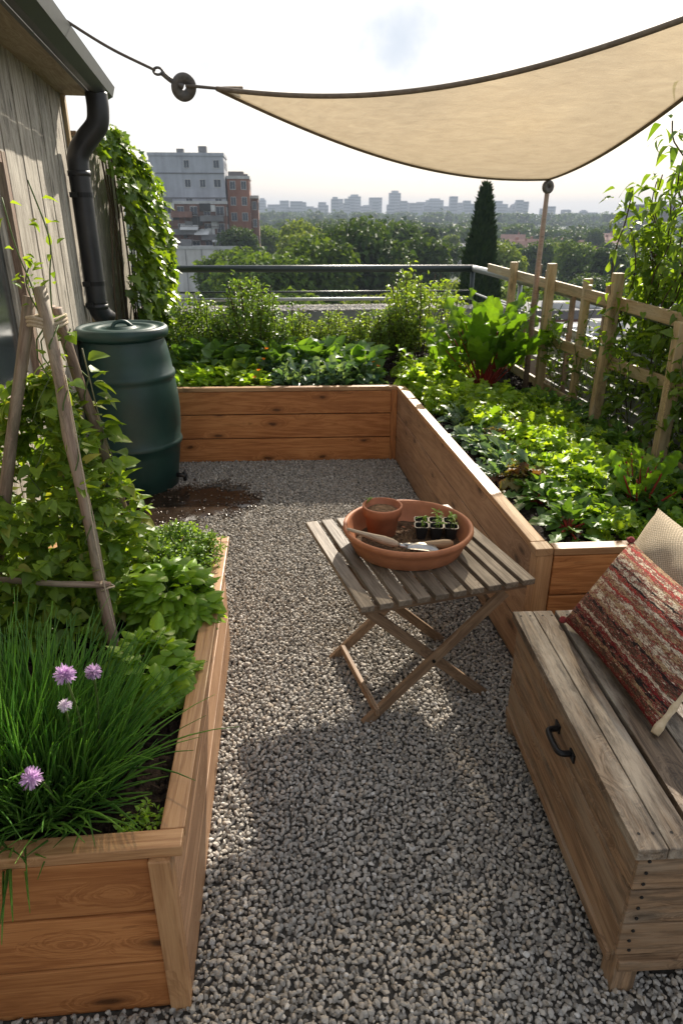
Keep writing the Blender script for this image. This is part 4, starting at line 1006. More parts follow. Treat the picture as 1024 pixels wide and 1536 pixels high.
# ---- back bed
heads('spinach', 'glossy green leaf plant along the front of the back bed, beside the barrel', 'spinach', 'green leaf plants near the barrel', M['lettuce'], [head(ROU, .085, .10, 85, .052, 1.1, .2, .5) for _ in range(3)], [(-.68+.15*i+rng.normal(0, .02), 5.00+.15*j+rng.normal(0, .02)) for i in range(4) for j in range(3)], (1.15, 1.7))
heads('young_kale', 'blue-green kale in the middle of the back bed', 'kale', 'kale in the back bed', M['kale'], [head(KAL, .085, .11, 60, .075, 1.2, .2) for _ in range(3)], [(.0+.15*i+rng.normal(0, .02), 5.00+.15*j+rng.normal(0, .02)) for i in range(5) for j in range(3)], (1.05, 1.5))
heads('spinach', 'dark leafy plant under the tall bushes of the back bed', 'spinach', 'dark leaf plants under the bushes', M['dark'], dk, [(-.75+.17*i+rng.normal(0, .03), 5.38+.16*j+rng.normal(0, .03)) for i in range(9) for j in range(2)], (1.9, 2.8))
def bush(c, n, R, H, Ts, per, size, label, mat, name='bush', cat='bush', **kw):
    P = dome_stems(c, n, R, H); lv, st = stems_bush(P, Ts, per, size, .003, **kw)
    return plant(name, label, cat, c, lv, st, mat, M['brownstem'])
bush((-.20, 5.85, .49), 60, .36, .76, SMALL, 62, .038, 'tall dark small-leaved bush against the railing, left of centre', M['bush'], out=.02, jit=.012)
bush((-.66, 5.85, .49), 44, .33, .58, SMALL, 56, .042, 'shorter loose bush beside the ivy at the railing', M['bush'], out=.02, jit=.012)
bush((1.22, 5.95, .49), 46, .40, .80, SMALL, 46, .046, 'airy bright green bush rising over the railing, right of centre', M['bush2'], out=.025, jit=.015)
for i, (x, y) in enumerate(((.22, 5.95), (.48, 6.0), (.74, 5.95), (.98, 5.9))):
    o = bush((x, y, .49), 46, .23, .43+.03*(i % 2), SMALL, 48, .030, 'low pale green herb bush in the row between the two tall bushes', M['bush2'], 'herb_bush', 'herb bush', out=.014, jit=.01); o['group'] = 'low herb bushes at the railing'
bush((1.66, 5.6, .49), 40, .26, .50, SMALL, 46, .04, 'grey-green bush in the far corner beside the trellis', M['thyme'], out=.02, jit=.012)
# nasturtiums: small orange flowers
PET = [leaf(.022, .02, 3, 1, outline=OV, fold=.1, droop=-.2)]
for i, (x, y, z) in enumerate(((-.16, 4.99, .62), (-.12, 5.14, .67), (-.19, 4.93, .58), (-.10, 5.3, .72), (.70, 5.12, .64), (.74, 5.06, .62), (.66, 5.18, .66), (.79, 5.35, .72), (.56, 5.42, .70), (.40, 5.45, .70))):
    t = thing('nasturtium_flower', 'small orange flower among the leaves of the back bed', 'flower', (x, y, SZ), 0, 'orange flowers in the back bed')
    az = np.arange(5)*2*PI/5+rng.random(); pos = np.tile((x, y, z), (5, 1)).astype(float)
    obj('petals', *scatter_mix(PET, pos, rotm(az, rng.uniform(.2, .7, 5), 0), rng.uniform(.8, 1.2, 5)), M['petal_o'], t, True)
    obj('stem', *tube(bez([(x+.02, y+.03, SZ), (x+.012, y+.02, (z+SZ)/2), (x, y, z)], 3), .002, 5), M['stem'], t, True)

# ---- vines on the trellis
def vine(y, label, h, n, per, size, x=TX, zmax=1.0):
    P = []
    for k in range(n):
        yy = y + rng.uniform(-.18, .18); q = [np.array([x+rng.uniform(-.03, .05), yy, SZ-.01])]
        while q[-1][2] < SZ + h*rng.uniform(.6, 1): q.append(q[-1]+[rng.normal(0, .018), rng.normal(0, .05), rng.uniform(.07, .13)])
        P.append(bez(q, 3) if len(q) > 2 else np.array(q))
    lv, st = stems_bush(P, HEART+SMALL, per, size, .0025, out=.02, jit=.012, el=(.0, .6))
    return plant('climbing_bean', label, 'climbing plant', (x, y, SZ), lv, st, M['climb'])
for i, y in enumerate((5.25, 4.45, 3.98, 3.45, 2.9)):
    vine(y, ['thin vine on the far end of the trellis, behind the large chard', 'thin vine between the mast and the next trellis post', 'leafy vine twining up the middle trellis posts', 'leafy vine on the trellis panel right of the tall middle post', 'dense vine at the near end of the trellis'][i], (.65, .65, .7, .75, .7)[i], (7, 9, 10, 9, 10)[i], (18, 20, 22, 22, 24)[i], (.045, .045, .05, .05, .05)[i], TX+.03)
# tall climber towering at the right edge
def tall():
    P = []
    for k in range(38):
        y0 = rng.uniform(2.95, 3.85); x0 = rng.uniform(2.0, 2.3); u = rng.random()
        top = 1.20 + .92*math.exp(-((y0-3.50)/.34)**2)*rng.uniform(.55, 1)
        if k < 3: y0, top = 3.66+.05*k, (2.10, 1.98, 2.02)[k]
        q = [np.array([x0, y0, .45])]
        while q[-1][2] < top: q.append(q[-1]+[rng.normal(0, .035), rng.normal(.0, .04), rng.uniform(.08, .16)])
        P.append(bez(q, 3))
    return P
P = tall()
VL = [leaf(1, .5, 5, 1, outline=lambda t: math.sin(PI*min(1, t**.6*.97+.03))**.9, fold=.25, droop=d, tip=.2) for d in (.2, .5, .8)]
lv, st = stems_bush(P, VL, 90, .070, .004, out=.045, el=(-.2, .65), jit=.035)
plant('tall_climber', 'tall leafy climber towering above the trellis at the right edge', 'climbing plant', (2.1, 3.5, .45), lv, st, M['climb'], M['brownstem'])
P = []
for k in range(30):
    y0 = rng.uniform(2.2, 3.2); q = [np.array([rng.uniform(1.93, 2.3), y0, .45])]; top = rng.uniform(1.0, 1.75)
    while q[-1][2] < top: q.append(q[-1]+[rng.normal(0, .03), rng.normal(0, .04), rng.uniform(.08, .16)])
    P.append(bez(q, 3))
lv, st = stems_bush(P, VL, 50, .068, .004, out=.045, el=(-.2, .65), jit=.035)
plant('tall_climber', 'lower leafy climber behind the nearest trellis post', 'climbing plant', (2.1, 2.7, .45), lv, st, M['climb'], M['brownstem'])

# ------------------------------------------------------------------ left bed: cane wigwam, beans, basil, chives
AP = Vector((-.648, 2.015, 1.385))
wg = thing('cane_wigwam', 'tripod of weathered canes tied with twine in the left bed', 'plant support', (-.7, 2.0, .46))
feet = [(-.512, 1.70, .44), (-.525, 2.24, .44), (-.955, 1.90, .44), (-.78, 2.27, .44)]
tops = [(-.645, 2.0, 1.475), (-.625, 2.045, 1.415), (-.678, 2.02, 1.45), (-.640, 2.055, 1.42)]
for i, ft in enumerate(feet):
    ft = Vector(ft); top = Vector(tops[i])
    n_ = 9; pts = [ft.lerp(top, k/(n_-1)) + Vector((random.uniform(-.004, .004), random.uniform(-.004, .004), 0)) for k in range(n_)]
    r = (.0185, .016, .0185, .014)[i]
    # square-ish riven pole: board-like grain along its own axis
    Mx = frame_matrix(ft, top, (0, -1, 0)); Mi = Mx.inverted()
    V, F = tube([(Mi @ p)[:] for p in pts], [r*random.uniform(.88, 1.1) for _ in pts], 7)
    obj('pole', V, F, M['cane'], wg, True, Mx)
V, F = join(*[tube(bez([AP+Vector((-.050, -.012, z)), AP+Vector((-.022, -.045, z+.006)), AP+Vector((.022, -.045, z-.004)), AP+Vector((.048, .01, z+.002)), AP+Vector((.03, .055, z)), AP+Vector((-.02, .05, z)), AP+Vector((-.050, -.012, z+.004))], 5), .0055, 6) for z in (0, .010, -.010)])
obj('twine_tie', V, F, M['twine'], wg, True)
Mx = frame_matrix((-1.0, 1.80, .70), (-.51, 1.735, .685), (0, 0, 1))
V, F = tube([(-.25, 0, 0), (-.1, .003, .003), (.1, -.003, 0), (.25, .002, .002)], [.010, .0095, .009, .010], 8); obj('cross_stick', V, F, M['cane'], wg, True, Mx)
V, F = join(*[tube(bez([(-.527, 1.715, .68), (-.505, 1.715, .69), (-.50, 1.75, .675), (-.53, 1.755, .69), (-.527, 1.715, .70)], 4), .003, 5) for _ in (0,)]); obj('twine_tie', V, F, M['twine'], wg, True)
V, F = tube(bez([(-.575, 2.06, 1.30), (-.56, 2.12, 1.0), (-.50, 2.19, .62), (-.485, 2.2, .5)], 6), .0022, 5); obj('string', V, F, M['twine'], wg, True)
V, F = tube(bez([(-.595, 1.93, 1.25), (-.52, 1.72, .75), (-.485, 1.66, .5)], 6), .0022, 5); obj('string', V, F, M['twine'], wg, True)

def trifol(pos, size):
    n = len(pos); az = rng.uniform(0, 2*PI, n); el = rng.normal(-.15, .45, n); out = []
    for da, k in ((0, 1.), (1.25, .85), (-1.25, .85)):
        a = az + da + rng.normal(0, .15, n)
        c = pos + .35*size[:, None]*np.stack([np.cos(az), np.sin(az), 0*az], 1)
        out.append(scatter_mix(HEART, c, rotm(a, el+rng.normal(0, .25, n), rng.normal(0, .35, n)), size*k))
    return join(*out)
def bean_mass(n, ymin, ymax):
    pos = []
    while len(pos) < n:
        z = .48 + .74*rng.random()**1.2; t = (z-.48)/.74
        cx, cy = -.82 + .11*t, 2.03 - .01*t
        R = (.33*(1-t)**.7 + .04) * (1.0 + .12*math.sin(9*z+1))
        a = rng.uniform(0, 2*PI); q = R*rng.uniform(.45, 1.08)
        x, y = cx + q*1.0*math.cos(a), cy + q*1.02*math.sin(a)
        if abs(x + .515 + .128*t*.74) < .05 and y < 1.76 + .27*t: continue
        if y < 1.70 + .22*t and rng.random() < .6: continue
        if x < -.66 and y < 2.0 and z > .90: continue
        if ymin <= y < ymax and x < -.44: pos.append((x, y, z))
    return np.array(pos)
def bean_plant(label, n, y0, y1, strands):
    pos = bean_mass(n, y0, y1); lv = trifol(pos, rng.uniform(.030, .056, n))
    lv2, st = stems_bush(strands, HEART, 26, .042, .0025, out=.018, el=(0, .6))
    t = thing('climbing_bean', label, 'climbing plant', (-.75, (y0+y1)/2 if y0 > 0 else 1.8, .49))
    obj('foliage', *join(lv, lv2), M['bean'], t, True); obj('stem', *st, M['stem'], t, True)
def up(path, turns=4, r=.022):
    P = bez(path, 8); t = np.linspace(0, turns*2*PI, len(P)); return P + np.stack([r*np.cos(t), r*np.sin(t), 0*t], 1)
s1 = [up([(-.52, 1.72, .5), (-.575, 1.85, .97), (-.625, 1.97, 1.38)], 5), up([(-.80, 1.88, .5), (-.72, 1.93, .95), (-.645, 1.98, 1.4)], 5)]
# tendrils feeling upward past the top
s3 = [bez([(-.655, 1.99, 1.38), (-.665, 2.0, 1.47), (-.69, 2.0, 1.58), (-.71, 2.02, 1.70)], 5), bez([(-.63, 2.0, 1.36), (-.615, 2.0, 1.5), (-.60, 2.0, 1.6), (-.63, 2.0, 1.74)], 5), bez([(-.64, 2.0, 1.36), (-.68, 2.0, 1.48), (-.66, 2.02, 1.55)], 5)]
s2 = [up([(-.54, 2.23, .5), (-.57, 2.14, .95), (-.615, 2.04, 1.36)], 5), up([(-.79, 2.24, .5), (-.74, 2.14, .95), (-.66, 2.04, 1.38)], 5)]
bean_plant('bushy climbing bean covering the near side of the cane tripod', 1000, 0, 2.0, s1)
bean_plant('bushy climbing bean on the far side of the cane tripod, nearest the barrel', 860, 2.0, 9, s2)
t = thing('climbing_bean', 'wispy bean shoots reaching above the tied top of the canes', 'climbing plant', (-.64, 2.0, 1.36))
lv, st = stems_bush(s3, SMALL, 12, .032, .0022, out=.02, el=(.2, .6)); obj('foliage', *lv, M['bean'], t, True); obj('stem', *st, M['stem'], t, True)
# leaves along the string at the right
t = thing('climbing_bean', 'single bean runner leafing along the string beside the barrel', 'climbing plant', (-.5, 2.2, .5))
P = bez([(-.485, 2.2, .5), (-.50, 2.19, .62), (-.56, 2.12, 1.0), (-.575, 2.06, 1.30)], 8); k_ = 34; i_ = np.linspace(2, len(P)-2, k_).astype(int)
obj('foliage', *scatter_mix(ROU, P[i_]+np.array([.01, 0, 0]), rotm(rng.normal(.0, .5, k_), rng.normal(.1, .4, k_), rng.normal(0, .4, k_)), rng.uniform(.045, .075, k_)), M['bean'], t, True); obj('stem', *tube(P, .0022, 5), M['stem'], t, True)
# basil mounds, thyme
def mound(c, R, H, n, Ts, size, label, cat, name, mat, el=(.05, .35)):
    c = np.array(c); a = rng.uniform(0, 2*PI, n); u = rng.random(n)**.6; ph = np.arccos(1-u*1.0)
    q = rng.uniform(.72, 1.03, n)
    pos = c + np.stack([R*q*np.sin(ph)*np.cos(a), R*q*np.sin(ph)*np.sin(a), H*q*np.cos(ph)*1.0 + .02], 1)
    lv = scatter_mix(Ts, pos, rotm(a+rng.normal(0, .5, n), rng.normal(el[0], el[1], n)+.9*(np.cos(ph)-.55), rng.normal(0, .3, n)), rng.uniform(.65, 1.2, n)*size)
    st = tube_mix([bez([c+[.01*math.cos(x), .01*math.sin(x), 0], c+(p-c)*.6+[0, 0, .02], p], 3) for x, p in zip(a[:40], pos[:40])], .0025, 4)
    return plant(name, label, cat, tuple(c), lv, st, mat)
BAS = [leaf(1, .78, 6, 2, outline=lambda t: math.sin(PI*min(1, t**.72*.95+.05))**.8, fold=-.30, droop=d, ripple=.02, rf=2) for d in (.3, .6)]
mound((-.362, 1.89, .46), .125, .18, 620, BAS, .052, 'fuller basil mound spilling over the cap of the left bed', 'basil', 'basil', M['basil'])
mound((-.372, 1.53, .47), .10, .165, 460, BAS, .046, 'smaller basil mound between the chives and the fuller basil', 'basil', 'basil', M['basil'])
P = dome_stems((-.40, 2.24, .46), 130, .17, .17, .4); lv, st = stems_bush(P, SMALL, 30, .017, .0016, out=.008, jit=.006)
plant('thyme', 'feathery thyme bush at the far end of the left bed', 'thyme', (-.40, 2.24, .46), lv, st, M['thyme'])
P = dome_stems((-.33, 1.085, .458), 18, .05, .035, .3); lv, st = stems_bush(P, SMALL, 12, .012, .001, out=.005)
plant('seedling', 'tiny green weed on bare soil in the front corner of the left bed', 'weed', (-.33, 1.085, .458), lv, st, M['basil'])
# chives
def blades(n, c, R, Lm, lean, label_mesh=None):
    a = rng.uniform(0, 2*PI, n); q = np.sqrt(rng.random(n)); th = lean*q*rng.uniform(.5, 1.3, n) + rng.normal(0, .08, n); th = np.abs(th)
    Ln = rng.uniform(.7, 1.2, n)*Lm; dr = np.abs(rng.normal(.0, .3, n))*q + .03
    p0 = np.array(c) + np.stack([R*q*np.cos(a), R*q*np.sin(a), 0*a], 1); az = a + rng.normal(0, .5, n)
    m_ = 7; t = np.linspace(0, 1, m_)
    s_h = Ln[:, None]*(np.sin(th)[:, None]*t + dr[:, None]*.5*t**2*np.cos(th)[:, None]); s_v = Ln[:, None]*(np.cos(th)[:, None]*t - dr[:, None]*.42*t**2.6)
    P = np.stack([p0[:, 0, None]+s_h*np.cos(az)[:, None], p0[:, 1, None]+s_h*np.sin(az)[:, None], p0[:, 2, None]+s_v], -1)   # n,m,3
    r = (.0033*(1-.75*t**2.5))[None, :, None]*rng.uniform(.8, 1.25, n)[:, None, None]
    su = np.stack([-np.sin(az), np.cos(az), 0*az], -1)[:, None, :]; sv = np.stack([-np.cos(az)*.4, -np.sin(az)*.4, .6+0*az], -1)[:, None, :]
    ring = np.stack([P + r*(math.cos(k)*su + math.sin(k)*sv) for k in (0, 2.1, 4.2)], 2)     # n,m,3,3
    V = ring.reshape(-1, 3); b = (np.arange(n)*m_*3)[:, None, None]; i = np.arange(m_-1)[None, :, None]*3; k = np.arange(3)[None, None, :]
    F = np.stack([b+i+k, b+i+(k+1) % 3, b+i+3+(k+1) % 3, b+i+3+k], -1).reshape(-1, 4)
    return V, [F], P[:, -1]
ch = thing('chives', 'big clump of chives drooping over the front of the left bed', 'chives', (-.56, 1.22, .46))
parts = [blades(860, (-.57, 1.24, .455), .15, .29, .72)[:2], blades(480, (-.69, 1.22, .455), .13, .37, .42)[:2], blades(230, (-.62, 1.11, .455), .10, .21, 1.25)[:2], blades(130, (-.48, 1.18, .455), .07, .17, 1.0)[:2]]
tag(obj('blades', *join(*parts), M['chive'], ch, True), kind='stuff')
FL = [leaf(1, .26, 3, 1, outline=lambda t: .4+.6*math.sin(PI*t), fold=.2, droop=-.1)]
def chive_flower(p, r, mat, base, label=None):
    p = np.array(p); n = 130; u = rng.uniform(-.75, 1, n); a = rng.uniform(0, 2*PI, n); el = np.arcsin(u)
    d = np.stack([np.cos(a)*np.cos(el), np.sin(a)*np.cos(el), np.sin(el)], 1)
    hd = obj('flower', *join(scatter_mix(FL, p+d*r*.28, rotm(a, el, rng.uniform(0, 3, n)), r*rng.uniform(.6, .85, n)), (ico(1)[0]*r*.4+p, ico(1)[1])), mat, ch, True)
    if label: hd['label'] = label
    obj('flower_stem', *tube(bez([base, (np.array(base)+p)/2+[.005, .005, .02], p], 5), .0024, 6), M['stem'], hd, True)
chive_flower((-.431, 1.099, .85), .0205, M['petal_v'], (-.46, 1.2, .5))
chive_flower((-.402, 1.171, .80), .0165, M['petal_v'], (-.45, 1.25, .5))
chive_flower((-.443, 1.102, .775), .013, M['petal_w'], (-.5, 1.2, .5), 'small white chive flower')
chive_flower((-.463, .945, .745), .0195, M['petal_v'], (-.5, 1.1, .5))
# ------------------------------------------------------------------ the town beyond
GZ = -14.
gm = plain('far_ground', (.06, .075, .035), (.035, .05, .02), .95, .03, 0, 0)
n = 40; xs = np.concatenate([np.linspace(-3200, -60, 14), np.linspace(-40, 60, 9), np.linspace(90, 3200, 14)]); ys = np.concatenate([np.linspace(-80, 60, 6), np.linspace(90, 3600, 20)])
X, Y = np.meshgrid(xs, ys); Z = GZ + 6*np.clip((Y-500)/1200, 0, 1)
idx = np.arange(X.size).reshape(X.shape)
tag(obj('terrain', np.stack([X, Y, Z], -1).reshape(-1, 3), np.stack([idx[:-1, :-1], idx[:-1, 1:], idx[1:, 1:], idx[1:, :-1]], -1).reshape(-1, 4), gm), kind='structure')

def crown(n, R, H, z0, size, lumps=9, Ts=None):
    """leaf-clump faces spread through lumpy boughs; returns V,F centred at trunk foot"""
    C = [(0, 0, z0+H*.55, R*.75)]
    for _ in range(lumps):
        a = rng.uniform(0, 6.3); q = R*rng.uniform(.35, .75); C.append((q*math.cos(a), q*math.sin(a), z0+H*rng.uniform(.25, .9)*(1-.25*q/R), R*rng.uniform(.3, .5)))
    C = np.array(C); k = rng.choice(len(C), n, p=C[:, 3]**2/np.sum(C[:, 3]**2)); d = rng.normal(size=(n, 3)); d /= np.linalg.norm(d, axis=1)[:, None]; d[:, 2] = np.where(d[:, 2] < -.35, -d[:, 2], d[:, 2])
    pos = C[k, :3] + d*C[k, 3, None]*np.array([1, 1, H/R*.55])*rng.uniform(.6, 1.08, n)[:, None]
    az = np.arctan2(d[:, 1], d[:, 0])+rng.normal(0, .6, n)
    return scatter_mix(Ts or CL, pos, rotm(az, rng.normal(-.2, .6, n), rng.normal(0, .5, n)), rng.uniform(.6, 1.3, n)*size), C
CL = [leaf(1, .8, 2, 1, outline=OV, fold=.3, droop=d) for d in (.3, .6)]
tproto = []
for i in range(5):
    R, H = (4.6, 4.2, 5.2, 3.6, 4.4)[i], (9, 10, 9.5, 8, 11)[i]
    lv, C = crown(4200, R, H, 3.2, .62, 11)
    tr_ = [tube(bez([(0, 0, 0), (.1, .05, 2.5), (0, .1, 5.5), (.1, 0, 9)], 4), np.linspace(.32, .08, 13), 8)] + [tube([(0, 0, 2.2+.4*j), tuple(np.array([0, 0, 2])*.3 + C[j+1, :3]*.75), tuple(C[j+1, :3])], [.14, .08, .03], 6) for j in range(5)]
    tproto.append((lv, join(*tr_), R, H))
tmade = {}
def tree(x, y, z, s, k, mk, label, group):
    key = (k, mk)
    Mx = Matrix.Translation((x, y, z)) @ Matrix.Rotation(rng.uniform(0, 6.3), 4, 'Z') @ Matrix.Diagonal((s, s, s*rng.uniform(.9, 1.1), 1))
    t = bpy.data.objects.new('broadleaf_tree', None); COL.objects.link(t); t.matrix_basis = Mx; WORLD[t.name] = Mx
    tag(t, label, 'tree', group)
    if key not in tmade: tmade[key] = (mesh('crown', *tproto[k][0], M[mk], True), mesh('trunk', *tproto[k][1], M['bark'], True))
    for nm, me in zip(('crown', 'trunk'), tmade[key]):
        o = bpy.data.objects.new(nm, me); COL.objects.link(o); o.parent = t
TL = {'tree1': 'mid green tree in the park beyond the railing', 'tree2': 'dark green tree in the park beyond the railing', 'tree3': 'pale yellow-green tree in the park beyond the railing'}
def tl_(mk, where): return TL[mk].replace('in the park beyond the railing', where)
# near row, left of centre and across
for (px, y, top, s, k, mk) in [(-1.5, 70, 1.0, 1.05, 0, 'tree1'), (4., 74, 2.6, 1.15, 4, 'tree1'), (9.5, 84, 1.6, 1.15, 2, 'tree2'), (-6, 90, .2, 1., 1, 'tree1'), (1., 60, -2.2, .95, 2, 'tree1'), (7.5, 58, -2.8, .9, 1, 'tree3'), (12.5, 60, -3., .92, 3, 'tree1'), (17.5, 66, -2.3, .98, 0, 'tree3'), (22.5, 64, -3.4, .9, 2, 'tree1'), (13, 90, -.8, 1.05, 4, 'tree3'), (19.5, 96, -.8, 1.05, 1, 'tree2'), (27, 88, -2., 1., 0, 'tree3'), (26, 70, -3.2, .95, 3, 'tree1'), (31.5, 76, -4.2, .9, 1, 'tree1'), (37, 72, -4.6, .9, 2, 'tree2'), (42.5, 78, -4.4, .9, 0, 'tree1'), (34.5, 92, -3.6, .95, 4, 'tree3'), (48.5, 82, -4.2, .95, 3, 'tree1'), (46, 100, -3.6, 1., 2, 'tree2'), (55, 92, -4.2, .95, 1, 'tree1'), (62, 100, -3.8, 1., 0, 'tree1')]:
    h = (3.2+tproto[k][3]*.97)*s
    top -= 1.2
    tree(px, y, top-h, s, k, mk, tl_(mk, 'in the nearest row of the park beyond the railing'), 'nearest trees in the park')
for i in range(60):
    y = rng.uniform(112, 260); x = y*rng.uniform(-.08, .78) + 4; k = int(rng.integers(0, 5)); mk = ('tree2', 'tree1', 'tree2', 'tree3')[int(rng.integers(0, 4))]
    s = rng.uniform(.9, 1.2); h = (3.2+tproto[k][3]*.97)*s; top = (.0 if x/y < .24 else -2.8) + rng.uniform(-1.6, .8) - .004*(y-120)
    tree(x, y, top-h, s, k, mk, tl_(mk, 'further back in the park'), 'trees further back in the park')
# far wood: reads as one mass
lvs = []
small = [crown(150, 5., 9, 2, 2.1, 6)[0] for _ in range(6)]
for i in range(900):
    y = rng.uniform(260, 1500)**1; x = y*rng.uniform(-.3, .95); V, F = small[i % 6]; a = rng.uniform(0, 6.3); s = rng.uniform(.8, 1.35)*(1+.5*(y > 700))
    Rz = np.array([[math.cos(a), -math.sin(a), 0], [math.sin(a), math.cos(a), 0], [0, 0, 1]])
    z = GZ + 6*min(1, max(0, (y-500)/1200)) - 1 + (2 if x/y < .25 else 0)
    lvs.append((V@Rz.T*s + np.array([x, y, z]), F))
tag(obj('far_wood', *join(*lvs), M['tree2'], None, True), 'far belt of dark trees below the skyline', 'wood', None, 'stuff')
# cypress
cy = thing('cypress', 'tall narrow dark cypress rising just beyond the railing corner', 'cypress', (10.55, 36.5, GZ))
n_ = 15000; t = rng.random(n_)**.8; z = GZ + 2 + t*14.95; a = rng.uniform(0, 6.3, n_); prof_ = 1.22*np.minimum(1, (1-t)/.40)**.8*(.88+.12*np.sin(a*3+z*2.3)+.08*np.sin(a*7-z*4)) + .04
q = prof_*rng.uniform(.55, 1.06, n_)**.6
obj('crown', *scatter_mix([leaf(1, .35, 2, 1, outline=OV, fold=.3, droop=-.1)], np.stack([10.55+q*np.cos(a), 36.5+q*np.sin(a), z], 1), rotm(a+rng.normal(0, .5, n_), rng.normal(1.05, .25, n_), rng.normal(0, .4, n_)), rng.uniform(.22, .5, n_)), M['cypress'], cy, True)
obj('trunk', *tube([(10.55, 36.5, GZ), (10.55, 36.5, 2)], [.25, .04], 8), M['bark'], cy)

# ---- buildings
def wallm(name, c1, c2, bands=0, bandc=None):
    m, nt, nodes, L = newmat(name); tc = N(nt, 'ShaderNodeTexCoord')
    nz = N(nt, 'ShaderNodeTexNoise', i_Scale=.35, i_Detail=8., i_Roughness=.7); L.new(tc.outputs['Object'], nz.inputs['Vector'])
    st = N(nt, 'ShaderNodeMapping'); st.inputs['Scale'].default_value = (1.2, 1.2, .12); L.new(tc.outputs['Object'], st.inputs[0])
    ns = N(nt, 'ShaderNodeTexNoise', i_Scale=1., i_Detail=6.); L.new(st.outputs[0], ns.inputs['Vector'])
    f = math_(nt, 'ADD', math_(nt, 'MULTIPLY', nz.outputs['Fac'], .5), math_(nt, 'MULTIPLY', ns.outputs['Fac'], .5))
    cr = ramp(nt, [(.35, c2), (.62, c1)]); L.new(f, cr.inputs[0]); col = cr.outputs[0]
    p = N(nt, 'ShaderNodeBsdfPrincipled', i_Roughness=.85); L.new(col, p.inputs['Base Color'])
    o = N(nt, 'ShaderNodeOutputMaterial'); L.new(p.outputs[0], o.inputs[0]); return m
M['b_grey'] = wallm('grey_render', (.42, .44, .48), (.28, .29, .32)); M['b_brick'] = wallm('red_brick', (.30, .145, .10), (.19, .085, .06)); M['b_brick2'] = wallm('dark_brick', (.24, .13, .10), (.12, .07, .055))
M['b_white'] = wallm('stained_white_render', (.58, .57, .55), (.38, .36, .34)); M['b_trim'] = plain('pale_trim', (.5, .5, .49), (.36, .36, .35), .8, 1.)
M['b_roof'] = plain('flat_roof', (.20, .20, .20), (.13, .13, .13), .9, .4); M['b_awn'] = plain('pale_awning', (.6, .6, .58), (.45, .45, .44), .8, 1.)
def block(parent, x0, x1, y0, y1, z0, z1, mat, cols, rows, ww, wh, sides=('f', 'r'), jit=.0, skip=.0, frame='b_trim'):
    V, F = box(x0, x1, y0, y1, z0, z1); obj('wall', V, F, M[mat], parent)
    V, F = join(box(x0-.15, x1+.15, y0-.15, y0, z1-.45, z1+.1), box(x1, x1+.15, y0, y1, z1-.45, z1+.1), box(x0-.15, x0, y0, y1, z1-.45, z1+.1)); obj('parapet', V, F, M['b_trim'] if mat != 'b_grey' else M[mat], parent)
    for s in sides:
        n_ = cols if s == 'f' else max(2, int(cols*.6))
        for i in range(n_):
            for j in range(rows):
                if rng.random() < skip: continue
                t = (i+.5)/n_; zc = z0 + (z1-z0)*(j+.45)/rows; w2, h2 = ww/2*rng.uniform(.85, 1.15), wh/2
                if s == 'f':
                    xc = x0+(x1-x0)*t; fr = join(box(xc-w2-.1, xc+w2+.1, y0-.08, y0-.003, zc-h2-.12, zc-h2), box(xc-w2-.1, xc+w2+.1, y0-.08, y0-.003, zc+h2, zc+h2+.1), box(xc-w2-.1, xc-w2, y0-.06, y0-.003, zc-h2, zc+h2), box(xc+w2, xc+w2+.1, y0-.06, y0-.003, zc-h2, zc+h2), box(xc-.03, xc+.03, y0-.06, y0-.003, zc-h2, zc+h2)); pn = box(xc-w2, xc+w2, y0-.02, y0-.004, zc-h2, zc+h2)
                else:
                    yc = y0+(y1-y0)*t; fr = join(box(x1+.003, x1+.08, yc-w2-.1, yc+w2+.1, zc-h2-.12, zc-h2), box(x1+.003, x1+.06, yc-w2-.1, yc-w2, zc-h2, zc+h2), box(x1+.003, x1+.06, yc+w2, yc+w2+.1, zc-h2, zc+h2)); pn = box(x1+.004, x1+.02, yc-w2, yc+w2, zc-h2, zc+h2)
                f = obj('window', *fr, M[frame], parent); obj('pane', *pn, M['pane'], f)
gt = thing('apartment_tower', 'tall pale grey concrete apartment tower left of the brick one', 'building', (-15, 152, GZ))
block(gt, -24., -9.6, 150, 160, GZ, 13.2, 'b_grey', 5, 8, 1.1, 1.3, skip=.45)
for z in (9.6, 5.2, 2.2): V, F = box(-24.05, -9.55, 149.9, 149.99, z, z+.22); obj('floor_band', V, F, M['b_roof'], gt)
for q in (box(-19, -17.6, 154, 155.5, 13.2, 14.3), box(-14.6, -13, 153, 155, 13.2, 14.7)): obj('roof_plant', *q, M['b_roof'], gt)
V, F = box(-26, -21, 150.5, 160, GZ, 12.); obj('side_wing', V, F, M['b_grey'], gt)
br = thing('apartment_tower', 'red brick apartment tower beside the grey one, lower and narrower', 'building', (-7, 155, GZ))
block(br, -9.3, -4.9, 152, 162, GZ, 9.3, 'b_brick', 2, 8, 1.0, 1.4)
V, F = join(box(-9.1, -6, 154, 158, 9.3, 10.3), box(-6, -5.2, 155, 157, 9.3, 9.9)); obj('roof_shed', V, F, M['b_roof'], br)
block(br, -4.88, -3.3, 154, 162, GZ, 5.8, 'b_brick2', 1, 6, .7, 1.4)
an_ = thing('brick_annex', 'dark brick lower block with balconies below the grey tower', 'building', (-14, 147, GZ))
block(an_, -22, -9.4, 146.5, 149.8, GZ, 4.6, 'b_brick2', 5, 6, 1.3, 1.5, ('f', 'r'), skip=.15)
